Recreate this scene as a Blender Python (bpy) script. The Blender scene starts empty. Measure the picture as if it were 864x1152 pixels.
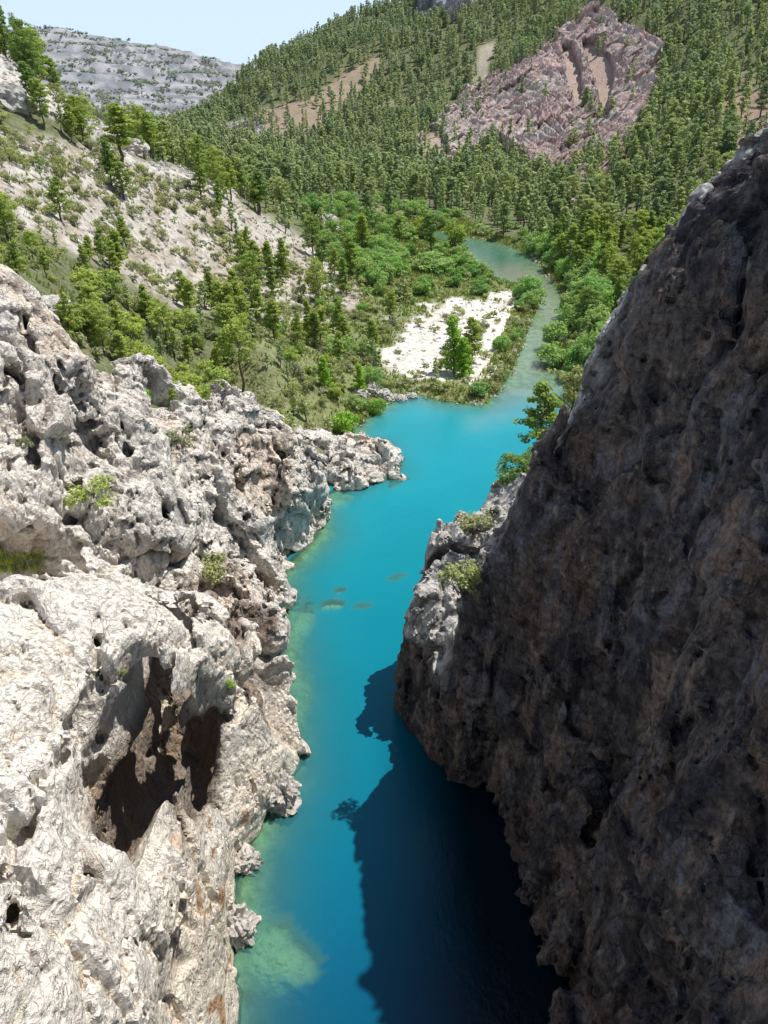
import bpy, math, random, time
import numpy as np
from mathutils import Vector
from mathutils.bvhtree import BVHTree
T0 = time.time()
random.seed(7)
RNG = np.random.default_rng(11)
COL = bpy.context.scene.collection
f32 = np.float32

# ------------------------------------------------------------------ camera model
CAMZ = 40.0
PITCH = math.radians(28)
CP, SP = math.cos(PITCH), math.sin(PITCH)
FOC = 887.0

def at(px, py, Y):
    """world point on the sight line of photo position (px,py) at distance Y"""
    a = (px-432)/FOC; t = (py-576)/FOC
    k = Y/(CP-t*SP)
    return np.array([a*k, Y, CAMZ-(SP+t*CP)*k])

def at_z(px, py, z=0.0):
    a = (px-432)/FOC; t = (py-576)/FOC
    k = (CAMZ-z)/(SP+t*CP)
    return np.array([a*k, (CP-t*SP)*k, z])

def proj(x, y, z):
    d = y*CP+(CAMZ-z)*SP
    d = np.where(d < 0.5, 0.5, d)
    return 432+FOC*x/d, 576-FOC*(y*SP+(z-CAMZ)*CP)/d, d

# ------------------------------------------------------------------ noise
_perm = np.random.default_rng(3).permutation(256).astype(np.int32)
_perm = np.concatenate([_perm, _perm, _perm])
_g = np.random.default_rng(5).normal(size=(256, 3)); _g /= np.linalg.norm(_g, axis=1)[:, None]
_g = _g.astype(f32)

def _h(ix, iy, iz):
    return _perm[_perm[_perm[ix & 255]+(iy & 255)]+(iz & 255)]

def perlin(p):
    p = np.asarray(p, f32)
    i = np.floor(p).astype(np.int32); f = p-i
    u = f*f*f*(f*(f*6-15)+10)
    r = None
    out = np.zeros(len(p), f32)
    for dx in (0, 1):
        wx = u[:, 0] if dx else 1-u[:, 0]
        for dy in (0, 1):
            wy = u[:, 1] if dy else 1-u[:, 1]
            for dz in (0, 1):
                wz = u[:, 2] if dz else 1-u[:, 2]
                g = _g[_h(i[:, 0]+dx, i[:, 1]+dy, i[:, 2]+dz)]
                out += wx*wy*wz*(g[:, 0]*(f[:, 0]-dx)+g[:, 1]*(f[:, 1]-dy)+g[:, 2]*(f[:, 2]-dz))
    return out*1.5

def fbm(p, octv=4, gain=.5, ridged=False):
    p = np.asarray(p, f32); a = 1.0; s = np.zeros(len(p), f32); n = 0
    for o in range(octv):
        v = perlin(p+17.3*o)
        if ridged: v = 1-2*np.abs(v)
        s += a*v; n += a
        p = p*2.03; a *= gain
    return s/n

def cells(p, jit=.42):
    """approximate cellular noise: F1, F2, random id of nearest cell"""
    p = np.asarray(p, f32)-.5
    i = np.floor(p).astype(np.int32)
    f1 = np.full(len(p), 9., f32); f2 = f1.copy(); cid = np.zeros(len(p), f32); tilt = np.zeros(len(p), f32)
    for dx in (0, 1):
        for dy in (0, 1):
            for dz in (0, 1):
                h = _h(i[:, 0]+dx, i[:, 1]+dy, i[:, 2]+dz)
                c = np.stack([i[:, 0]+dx, i[:, 1]+dy, i[:, 2]+dz], 1)+_g[h]*jit
                r = p-c
                d = np.sqrt((r*r).sum(1)).astype(f32)
                m = d < f1
                tilt = np.where(m, (r*_g[(h+77) & 255]).sum(1), tilt)
                f2 = np.where(m, f1, np.minimum(f2, d))
                cid = np.where(m, _perm[h+11]/255.0, cid)
                f1 = np.where(m, d, f1)
    return f1, f2, cid.astype(f32), tilt.astype(f32)

def sstep(a, b, x):
    t = np.clip((x-a)/(b-a), 0, 1); return t*t*(3-2*t)

def smax(a, b, k):
    h = np.clip(.5+.5*(a-b)/k, 0, 1)
    return b*(1-h)+a*h+k*h*(1-h)

def smin(a, b, k): return -smax(-a, -b, k)

def poly_sd(px, py, poly):
    """signed distance to polygon, negative inside"""
    px = np.asarray(px, float); py = np.asarray(py, float)
    d = np.full(px.shape, 1e18); ins = np.zeros(px.shape, bool)
    P = list(poly); n = len(P)
    for i in range(n):
        ax, ay = P[i]; bx, by = P[(i+1) % n]
        ex, ey = bx-ax, by-ay
        wx, wy = px-ax, py-ay
        t = np.clip((wx*ex+wy*ey)/(ex*ex+ey*ey+1e-9), 0, 1)
        d = np.minimum(d, (wx-t*ex)**2+(wy-t*ey)**2)
        c = ((ay > py) != (by > py))
        with np.errstate(divide='ignore', invalid='ignore'):
            xi = (bx-ax)*(py-ay)/((by-ay) if by != ay else 1e-9)+ax
        ins ^= c & (px < xi)
    d = np.sqrt(d)
    return np.where(ins, -d, d)

class RBF:
    def __init__(s, P, V, c=.15, lam=1e-3):
        s.P = np.asarray(P, float); s.c = c
        n = len(P); A = np.zeros((n+3, n+3))
        D = np.linalg.norm(s.P[:, None]-s.P[None], axis=2)
        A[:n, :n] = np.sqrt(D*D+c*c)-np.eye(n)*lam
        A[:n, n] = 1; A[:n, n+1:] = s.P; A[n, :n] = 1; A[n+1:, :n] = s.P.T
        s.w = np.linalg.solve(A, np.concatenate([V, [0, 0, 0]]))
    def __call__(s, X):
        X = np.asarray(X, float); n = len(s.P)
        out = s.w[n]+X@s.w[n+1:]
        for i in range(n):
            out = out+s.w[i]*np.sqrt(((X-s.P[i])**2).sum(1)+s.c**2)
        return out

# ------------------------------------------------------------------ water outline (plan view, metres)
WATER_PX = [(250, 1152), (280, 960), (320, 870), (325, 780), (320, 690), (318, 650), (362, 600), (362, 560),
            (435, 530), (425, 500), (395, 492), (410, 474), (440, 452), (468, 444), (500, 452), (545, 456), (560, 443),
            (578, 415), (590, 380), (605, 345), (607, 328), (590, 322), (560, 314), (537, 298), (525, 282), (505, 274), (462, 262), (464, 255),
            (520, 266), (560, 272), (600, 288), (614, 308), (622, 318), (632, 330), (637, 350), (633, 380), (612, 402),
            (632, 415), (638, 440), (650, 480), (660, 520), (700, 600)]
_w = [tuple(at_z(a, b)[:2]) for a, b in WATER_PX]
# near canyon continues under and behind the viewpoint
WATER = [(-7.5, -30), (-7.5, 8)]+_w[:-1]+[(14, 60), (14, 50), (12, 38), (13, 30), (12, 8), (12, -30)]

# ------------------------------------------------------------------ terrain height
TP = []
def tp(px, py, Y): TP.append(tuple(at(px, py, Y)))
def tz(px, py, z): TP.append(tuple(at_z(px, py, z)))
def tw(x, y, z): TP.append((x, y, z))
# left bank from the cliff rim down to the flat
for x, y, z in [(-22, 42, 28), (-21, 55, 20), (-16, 62, 15), (-20, 78, 9), (-17, 90, 3), (-30, 30, 24), (-50, 20, 24), (-70, 40, 34),
                (-4, 88, .8), (-30, 10, 22), (-30, -20, 22), (-60, -20, 26)]: tw(x, y, z)
tp(0, 290, 72); tp(160, 440, 66); tp(110, 380, 66); tp(230, 440, 74); tp(345, 455, 98); tp(300, 400, 98); tp(400, 455, 106)
tp(200, 370, 100); tp(100, 300, 95); tp(350, 400, 112); tp(280, 365, 120); tp(340, 360, 140)
tz(430, 440, .8); tz(420, 400, 1.2); tz(480, 430, .9); tz(480, 360, 1.0); tz(540, 400, .8); tz(560, 335, .8); tz(440, 340, 1.6)
tz(600, 322, .6); tz(500, 320, 1.2); tz(470, 290, 1.6); tz(400, 320, 3); tz(430, 265, 2.4); tz(370, 250, 3); tz(520, 255, 2); tz(400, 225, 3)
# left slope and its descending spur
tp(0, 200, 108); tp(0, 130, 140); tp(0, 62, 165); tp(60, 105, 175); tp(100, 150, 172); tp(150, 170, 185); tp(200, 192, 195); tp(265, 218, 210)
tp(60, 200, 125); tp(120, 260, 128); tp(180, 320, 128); tp(60, 250, 105); tp(150, 210, 155); tp(200, 260, 155); tp(260, 340, 138); tp(270, 270, 175)
tp(330, 335, 160); tp(330, 280, 200); tp(385, 290, 215); tp(300, 240, 235); tp(-60, 40, 160); tp(-200, 60, 120); tp(-250, 200, 90); tp(-300, -40, 200)
# ground behind the spur falls away, then wooded rise on the far side of the valley
tw(-120, 215, 52); tw(-100, 260, 34); tw(-70, 290, 16); tw(-45, 260, 10); tw(-160, 320, 40); tw(-120, 400, 20); tw(-240, 330, 90); tw(-260, 500, 60)
tp(240, 168, 600); tp(300, 195, 480); tp(350, 215, 430); tp(300, 215, 360); tw(-70, 480, 6); tw(-40, 380, 5)
# left centre hill with its skyline
tp(262, 120, 850); tp(285, 88, 880); tp(320, 68, 900); tp(355, 50, 930); tp(400, 30, 980); tp(450, 15, 1030); tp(520, -2, 1080); tp(600, -40, 1150)
tp(250, 145, 700); tp(290, 150, 640); tp(330, 130, 700); tp(400, 100, 760); tp(350, 165, 560); tp(420, 190, 480); tp(430, 150, 600); tp(480, 90, 760); tp(560, 30, 860)
tp(300, 105, 800); tp(380, 195, 470); tp(450, 205, 440); tp(520, 60, 800)
tw(-180, 1100, 20); tw(0, 1250, 90); tw(200, 1400, 140); tw(-300, 900, 6); tw(-250, 700, 8)
# red rock spur
tp(470, 175, 500); tp(490, 190, 460); tp(520, 150, 545); tp(560, 110, 590); tp(600, 70, 620); tp(680, 15, 650); tp(700, -30, 700)
tp(560, 180, 470); tp(620, 200, 420); tp(640, 140, 500); tp(680, 100, 540); tp(540, 225, 390)
tp(520, 120, 680); tp(580, 60, 740)
# right hillside
tz(560, 252, 2); tz(640, 262, 2.2); tz(680, 330, 3); tz(660, 290, 3); tz(660, 420, 2.5); tz(645, 360, 1.8)
tp(700, 270, 235); tp(700, 200, 330); tp(760, 220, 270); tp(760, 140, 380); tp(760, 60, 520); tp(800, 180, 300); tp(864, 150, 310); tp(864, 60, 430); tp(864, -40, 560)
tp(740, 300, 200); tp(800, 280, 180); tp(950, 150, 250); tp(1000, 0, 420); tp(1200, 100, 250); tp(760, -40, 640)
tw(30, 75, 6); tw(45, 90, 10); tw(70, 110, 16); tw(100, 90, 30); tw(60, 60, 20); tw(40, 40, 26); tw(40, 10, 30); tw(40, -20, 30); tw(90, 20, 40); tw(24, 95, 2)
# distant mountain and far crag
tp(-30, 60, 1700); tp(45, 43, 1750); tp(90, 48, 1750); tp(130, 58, 1750); tp(200, 72, 1720); tp(265, 93, 1680); tp(330, 130, 1650); tp(230, 140, 1150); tp(180, 110, 1400); tp(100, 110, 1300); tp(40, 100, 1300)
tp(160, 150, 1000); tw(-500, 2300, 120); tw(-100, 2300, 60); tw(300, 2600, 150); tw(-1200, 2000, 200); tw(-900, 1200, 140)
tp(478, 10, 1900); tp(500, -6, 1950); tp(560, -30, 2000); tp(440, 40, 1900); tw(900, 1200, 260); tw(900, 500, 160); tw(1500, 2500, 300); tw(-600, 500, 150)
tw(-2500, 4500, 150); tw(2500, 4500, 250); tw(0, 4500, 60)
TP = np.array(TP)

def tcoord(x, y):
    yy = np.maximum(y, 12.)
    return np.stack([x/(yy+15)*3.0, np.log(yy+15)*1.6], 1)
_norm = TP[:, 1].clip(12)+80
TERR = RBF(tcoord(TP[:, 0], TP[:, 1]), TP[:, 2]/_norm, c=.05, lam=2e-3)

# crest heights of the two gorge walls (x, y, z)
LT = [(-10, 10, 19), (-9.5, 0, 20), (-13, 19, 19.5), (-17, 30, 21), (-15, 36, 17.5), (-11.5, 42, 13), (-8, 46, 7.5), (-8, 38, 12.5), (-9, 30, 15.5), (-10, 22, 18), (-10, -10, 20), (-20, 0, 23), (-20, 20, 22),
      (-30, 20, 25), (-28, 34, 23), (-21, 34.5, 19), (-19, 37, 16.5), (-15.5, 42, 13.2), (-12.5, 47.5, 8.2),
      (-22, 37, 24), (-27, 42, 31), (-21.5, 44.5, 31), (-19.5, 44, 26), (-19.4, 49, 26), (-16.8, 48.5, 18.2), (-15.5, 48, 17), (-16.5, 51.5, 18.6), (-18.5, 53, 19.6), (-16, 55, 17.6), (-15, 58, 16.6), (-24, 52, 25), (-40, 45, 27), (-40, 30, 25),
      (-15.5, 61, 17), (-11.5, 52, 9.5), (-12.5, 57, 13), (-10, 60, 6.5), (-11.5, 65, 14.6), (-7.5, 70, 11.5), (-7, 66, 8), (-12, 72, 13), (-8, 77, 6), (-14, 80, 8), (-12, 86, 5.5), (-6, 82, 4.5), (-22, 62, 19), (-30, 60, 22), (-30, 80, 16), (-20, 90, 4), (-8, 84, 4.5), (-10, 95, -1), (0, 100, -4), (-30, 100, 2)]
LT = np.array(LT, float)
LTR = RBF(LT[:, :2]/20, LT[:, 2], c=.06, lam=1e-3)
RT = [(1.5, 36, 10), (2.5, 45, 12), (4, 50, 12.3), (7, 52, 12.2), (6, 41, 12), (9, 47, 14.5), (10.2, 46, 17.5), (11.8, 46, 21.6), (14.3, 46, 29.4), (15.6, 46, 31.2), (17, 46, 34.6), (18.6, 46, 35.6), (20.5, 46, 37.6), (26, 46, 41), (8, 40, 20), (10, 34, 30), (12, 28, 38), (14, 20, 42), (16, 10, 46), (14, -10, 46),
      (25, 30, 45), (40, 30, 50), (40, 50, 44), (9, 56, 11.5), (13, 62, 11.5), (13, 55, 14), (18, 56, 24), (24, 56, 32), (20, 66, 15), (30, 66, 24), (12, 68, 5), (8, 60, 8), (22, 76, 6), (12, 76, -2), (40, 80, 16), (25, 46, 40.5), (15, 40, 36), (20, 38, 41)]
RT = np.array(RT, float)
RTR = RBF(RT[:, :2]/20, RT[:, 2], c=.06, lam=1e-3)

UNDER_L = [(-46, -40), (-46, 37), (-28, 45), (-22, 49), (-19, 53), (-17, 57), (-17, 62), (-15, 70), (-14, 78), (-11, 85), (0, 86), (0, -40)]
UNDER_R = [(0, -40), (0, 56), (8, 62), (14, 66), (26, 62), (45, 62), (45, -40)]

def height(x, y, fine=True):
    x = np.asarray(x, float); y = np.asarray(y, float)
    h = TERR(tcoord(x, y))*(np.maximum(y, 12)+80)
    sd = poly_sd(x, y, WATER)
    # undulation grows away from the flat
    am = sstep(2, 30, h)
    sc = np.clip(y, 30, 2500)
    p = np.stack([x, y, np.zeros_like(x)], 1)
    h = h+am*(fbm(p/60, 3)*np.clip(sc/40, 1, 6)+fbm(p/14+9, 3)*np.clip(sc/160, .5, 2.5))
    if fine:
        h = h+(.25+am*.5)*fbm(p/3.+4, 3)*.8
    far = sstep(600, 1200, y)
    if far.max() > 0:
        pf = np.stack([x, y, h*0], 1)
        h = h+far*(fbm(pf/170, 4, ridged=True)*26-8)*sstep(15, 60, h)
        # horizontal ledges on the distant mountain
        led = sstep(1050, 1250, y)*sstep(30, 60, h)
        q = h/17+fbm(pf/120, 2)*.6; fr = q-np.floor(q)
        h = h+led*(sstep(.25, .75, fr)-fr)*15
    h = np.maximum(h, .25+.25*perlin(p/4)+.03*np.clip(sd, 0, 40))
    near = y < 90
    if near.any():
        q = np.stack([x[near], y[near]], 1)/20
        hn = h[near]
        for R_, U_, dz in ((LTR, UNDER_L, 12.), (RTR, UNDER_R, 9.)):
            m = sstep(1.0, -3.5, poly_sd(x[near], y[near], U_))
            hn = hn*(1-m)+np.minimum(hn, np.minimum(R_(q)-dz, np.where(poly_sd(x[near], y[near], U_) < -5, -3., 90.)))*m
        h[near] = hn
    bank = sstep(0, 2.0+.02*np.clip(y, 0, 300), sd)
    inside = -np.clip(-sd*np.where(y < 115, .45, .09), 0, np.where(y < 118, 8.0, 1.0))-.05
    ledge = sstep(6, -6, y-60)*0
    return np.where(sd > 0, h*bank-.03, inside)

def new_mesh(name, V, Fq, mat=None, smooth=True):
    """V (n,3), Fq (m,k) uniform polygon size"""
    me = bpy.data.meshes.new(name)
    V = np.ascontiguousarray(V, f32); Fq = np.ascontiguousarray(Fq, np.int32)
    n, k = Fq.shape
    me.vertices.add(len(V)); me.vertices.foreach_set('co', V.ravel())
    me.loops.add(n*k); me.loops.foreach_set('vertex_index', Fq.ravel())
    me.polygons.add(n)
    me.polygons.foreach_set('loop_start', np.arange(0, n*k, k, dtype=np.int32))
    me.polygons.foreach_set('use_smooth', np.full(n, smooth, bool))
    me.update(calc_edges=True)
    if mat: me.materials.append(mat)
    return me

def add_obj(name, me, parent=None, **tags):
    o = bpy.data.objects.new(name, me); COL.objects.link(o)
    if parent: o.parent = parent
    for k, v in tags.items(): o[k] = v
    return o

def vattr(me, name, arr, kind='FLOAT_COLOR', dom='POINT'):
    a = me.attributes.new(name, kind, dom)
    arr = np.ascontiguousarray(arr, f32)
    a.data.foreach_set('color' if kind == 'FLOAT_COLOR' else 'value', arr.ravel())

def grid_faces(nx, ny):
    i = np.arange(nx*ny).reshape(nx, ny)
    return np.stack([i[:-1, :-1], i[1:, :-1], i[1:, 1:], i[:-1, 1:]], -1).reshape(-1, 4)

# ------------------------------------------------------------------ shader helpers
class NT:
    def __init__(s, name):
        s.m = bpy.data.materials.new(name); s.m.use_nodes = True
        s.t = s.m.node_tree; s.t.nodes.clear()
        s.out = s.n('ShaderNodeOutputMaterial')
    def n(s, typ, **kw):
        nd = s.t.nodes.new(typ)
        for k, v in kw.items():
            if k.startswith('i_'):
                key = k[2:]
                key = int(key) if key.isdigit() else key.replace('_', ' ')
                s.set(nd.inputs[key], v)
            else: setattr(nd, k, v)
        return nd
    def set(s, sock, v):
        if isinstance(v, bpy.types.NodeSocket): s.t.links.new(v, sock)
        elif isinstance(v, (tuple, list)) and len(v) == 3 and sock.type == 'RGBA': sock.default_value = (*v, 1)
        else: sock.default_value = v
    def math(s, op, a, b=0.5, clamp=False):
        nd = s.n('ShaderNodeMath', operation=op, use_clamp=clamp); s.set(nd.inputs[0], a); s.set(nd.inputs[1], b); return nd.outputs[0]
    def mix(s, f, a, b, mode='MIX'):
        nd = s.n('ShaderNodeMix', data_type='RGBA', blend_type=mode)
        s.set(nd.inputs[0], f); s.set(nd.inputs[6], a); s.set(nd.inputs[7], b); return nd.outputs[2]
    def noise(s, vec, scale, detail=4, rough=.55, dist=0.):
        nd = s.n('ShaderNodeTexNoise'); s.set(nd.inputs['Vector'], vec)
        nd.inputs['Scale'].default_value = scale; nd.inputs['Detail'].default_value = detail
        nd.inputs['Roughness'].default_value = rough; nd.inputs['Distortion'].default_value = dist
        return nd.outputs['Fac']
    def voro(s, vec, scale, feat='F1', rnd=1.):
        nd = s.n('ShaderNodeTexVoronoi', feature=feat); s.set(nd.inputs['Vector'], vec)
        nd.inputs['Scale'].default_value = scale; nd.inputs['Randomness'].default_value = rnd
        return nd.outputs['Distance']
    def ramp(s, f, a, b, lo=0., hi=1.):
        nd = s.n('ShaderNodeMapRange', interpolation_type='SMOOTHSTEP'); s.set(nd.inputs[0], f)
        nd.inputs[1].default_value = a; nd.inputs[2].default_value = b; nd.inputs[3].default_value = lo; nd.inputs[4].default_value = hi
        return nd.outputs[0]
    def obj(s): return s.n('ShaderNodeTexCoord').outputs['Object']
    def mapv(s, vec, sc=(1, 1, 1), rot=(0, 0, 0)):
        nd = s.n('ShaderNodeMapping'); s.set(nd.inputs[0], vec); nd.inputs['Scale'].default_value = sc; nd.inputs['Rotation'].default_value = rot; return nd.outputs[0]
    def bsdf(s, color, rough=.9, normal=None, spec=.2, **kw):
        b = s.n('ShaderNodeBsdfPrincipled'); s.set(b.inputs['Base Color'], color); s.set(b.inputs['Roughness'], rough)
        b.inputs['Specular IOR Level'].default_value = spec
        if normal is not None: s.set(b.inputs['Normal'], normal)
        for k, v in kw.items(): s.set(b.inputs[k.replace('_', ' ')], v)
        return b.outputs[0]
    def bump(s, h, dist, strength=1.):
        nd = s.n('ShaderNodeBump'); s.set(nd.inputs['Height'], h); nd.inputs['Distance'].default_value = dist; nd.inputs['Strength'].default_value = strength
        return nd.outputs[0]
    def finish(s, sh): s.t.links.new(sh, s.out.inputs['Surface']); return s.m

def attr(N, name, out='Color'):
    return N.n('ShaderNodeAttribute', attribute_name=name).outputs[out]

def rock_material(name, light, grey, warm, dark, warm_zone=None, bumpd=.25, dark_amt=.5, streak=True):
    N = NT(name); P = N.obj()
    wp = N.n('ShaderNodeVectorMath', operation='ADD')
    nv = N.n('ShaderNodeTexNoise'); N.set(nv.inputs['Vector'], P); nv.inputs['Scale'].default_value = .5; nv.inputs['Detail'].default_value = 3
    N.set(wp.inputs[0], P); sc = N.n('ShaderNodeVectorMath', operation='SCALE'); N.set(sc.inputs[0], nv.outputs['Color']); sc.inputs[3].default_value = 1.2
    N.set(wp.inputs[1], sc.outputs[0]); W = wp.outputs[0]
    n1 = N.noise(W, .22, 6, .6); n2 = N.noise(P, 1.6, 6, .65); n3 = N.noise(P, 7, 4, .65)
    c = N.mix(N.ramp(n1, .38, .62), light, grey)
    c = N.mix(N.ramp(N.noise(W, .13, 4, .5), .5, .66), c, warm)
    if streak:
        st = N.noise(N.mapv(W, (1.3, 1.3, .16)), 1.1, 5, .6)
        c = N.mix(N.math('MULTIPLY', N.ramp(st, .5, .68), dark_amt), c, dark)
    c = N.mix(N.math('MULTIPLY', N.ramp(n2, .52, .7), dark_amt), c, dark)
    c = N.mix(N.ramp(n3, .35, .7, 0, .35), c, light)
    geo = N.n('ShaderNodeNewGeometry')
    pt = geo.outputs['Pointiness']
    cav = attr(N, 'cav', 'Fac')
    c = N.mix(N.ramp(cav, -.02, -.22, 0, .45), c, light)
    c = N.mix(N.ramp(cav, .0, .13, 0, .7*dark_amt+.2), c, dark)  # crevice dirt, plus occlusion shade put into the colour of hollows
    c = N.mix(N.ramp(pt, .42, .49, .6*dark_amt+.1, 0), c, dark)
    crack2 = N.voro(N.mapv(W, (1, 1, .5)), 3.2)
    lines = None
    for sc_, rot_, k_, wd_ in (((1, 1, .35), (.1, .2, 0), .75, .010), ((1, 1, .3), (-.3, .1, .5), 1.7, .014), ((.5, .5, 1.6), (.25, .2, 0), 1.1, .012), ((1, 1, .6), (.5, .9, .3), 4.0, .020)):
        f_ = N.noise(N.mapv(W, sc_, rot_), k_, 3, .5, .4)
        l_ = N.ramp(N.math('ABSOLUTE', N.math('SUBTRACT', f_, .5), 0), 0, wd_, 1, 0)
        l_ = N.math('MULTIPLY', l_, N.ramp(N.noise(P, k_*.7+.3, 2), .45, .6))
        lines = l_ if lines is None else N.math('MAXIMUM', lines, l_)
    c = N.mix(N.math('MULTIPLY', lines, .22+.22*dark_amt), c, dark)
    spots = N.math('MULTIPLY', N.ramp(N.voro(N.mapv(W, (1, 1, .55)), 2.3), .0, .22, 1, 0), N.ramp(N.noise(P, .8, 2), .52, .66))
    c = N.mix(N.math('MULTIPLY', spots, .8), c, dark)
    h = N.math('ADD', N.math('MULTIPLY', n2, .55), N.math('MULTIPLY', n3, .16))
    h = N.math('ADD', h, N.math('MULTIPLY', N.ramp(crack2, 0, .6), .25))
    h = N.math('ADD', h, N.math('MULTIPLY', N.noise(P, 22, 3, .6), .05))
    h = N.math('SUBTRACT', h, N.math('MULTIPLY', lines, .16)); h = N.math('SUBTRACT', h, N.math('MULTIPLY', spots, .4))
    h = N.math('ADD', h, N.math('MULTIPLY', N.noise(N.mapv(W, (1, 1, .45)), 4.2, 5, .7), .14))
    return N, c, N.bump(h, bumpd), P

LIME = rock_material('limestone', (.78, .75, .71), (.46, .45, .44), (.62, .52, .43), (.12, .11, .105), bumpd=.5, dark_amt=.6)
N_, c_, b_, P_ = LIME
# warm clean rock low on the gorge wall, grey weathered above
sep = N_.n('ShaderNodeSeparateXYZ'); N_.set(sep.inputs[0], P_)
low = N_.math('MULTIPLY', N_.ramp(sep.outputs[1], 34, 46, 1, 0), N_.ramp(N_.noise(P_, .18, 3), .35, .6, .25, .8))
c_ = N_.mix(N_.math('MULTIPLY', low, .7), c_, (.86, .79, .71))
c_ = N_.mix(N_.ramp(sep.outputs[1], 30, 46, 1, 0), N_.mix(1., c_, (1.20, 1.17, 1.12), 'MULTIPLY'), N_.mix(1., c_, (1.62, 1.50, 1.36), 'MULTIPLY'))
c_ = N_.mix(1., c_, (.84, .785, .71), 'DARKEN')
lowz = N_.math('MULTIPLY', N_.ramp(sep.outputs[2], 15, 7, 0, 1), N_.ramp(sep.outputs[1], 44, 30, 0, 1))
c_ = N_.mix(N_.math('MULTIPLY', lowz, N_.ramp(N_.noise(P_, .25, 4), .35, .55, .2, .9)), c_, (.84, .74, .61))
c_ = N_.mix(N_.math('MULTIPLY', lowz, N_.ramp(N_.noise(P_, .45, 3, .5, .5), .60, .66, 0, .85)), c_, (.46, .25, .12))
c_ = N_.mix(N_.ramp(N_.noise(N_.mapv(P_, (1, 1, .25)), .5, 5, .6), .60, .70, 0, .5), c_, (.45, .34, .26))
wl = N_.math('ADD', sep.outputs[2], N_.math('MULTIPLY', N_.noise(P_, 1.5, 3), .5))
c_ = N_.mix(N_.ramp(wl, .95, .55, 0, .45), c_, (.72, .68, .60)); c_ = N_.mix(N_.ramp(wl, .42, .30, 0, .75), c_, (.16, .15, .10))
c_ = N_.mix(N_.math('MULTIPLY', attr(N_, 'cave', 'Fac'), .8), c_, N_.mix(N_.ramp(N_.noise(N_.mapv(P_, (1, 1, .2)), 1.3, 4), .35, .65), (.25, .16, .10), (.11, .09, .078)))  # dark browns paint the cave's shade into the rock
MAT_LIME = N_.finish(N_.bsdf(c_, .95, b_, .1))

SHADE = rock_material('shaded_limestone', (.105, .090, .082), (.060, .056, .060), (.125, .09, .07), (.02, .019, .024), dark_amt=.7, bumpd=.3)  # the right wall's shade is put into these dark rock colours
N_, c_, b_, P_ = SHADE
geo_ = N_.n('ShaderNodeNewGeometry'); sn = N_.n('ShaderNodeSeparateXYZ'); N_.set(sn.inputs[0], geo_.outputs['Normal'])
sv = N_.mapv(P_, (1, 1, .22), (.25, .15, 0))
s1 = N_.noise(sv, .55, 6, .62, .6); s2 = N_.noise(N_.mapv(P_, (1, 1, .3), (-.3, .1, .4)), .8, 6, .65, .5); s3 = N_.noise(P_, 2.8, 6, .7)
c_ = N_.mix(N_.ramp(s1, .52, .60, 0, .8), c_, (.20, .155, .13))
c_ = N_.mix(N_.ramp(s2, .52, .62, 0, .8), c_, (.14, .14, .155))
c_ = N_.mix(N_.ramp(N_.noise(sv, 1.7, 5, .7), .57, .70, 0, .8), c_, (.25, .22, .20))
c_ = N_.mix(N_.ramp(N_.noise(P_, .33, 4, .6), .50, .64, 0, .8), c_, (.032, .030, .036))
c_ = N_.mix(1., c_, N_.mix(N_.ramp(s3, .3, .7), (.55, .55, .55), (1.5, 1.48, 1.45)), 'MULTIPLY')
c_ = N_.mix(N_.math('MULTIPLY', attr(N_, 'top', 'Fac'), N_.ramp(sn.outputs[2], -.1, .3, .25, 1.)), c_, N_.mix(N_.ramp(N_.noise(P_, 1.2, 5), .4, .62), (.62, .60, .56), (.30, .29, .275)))  # sunlight on crest and promontory painted as paler rock
MAT_SHADE = N_.finish(N_.bsdf(c_, .95, b_, .1))

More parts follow.
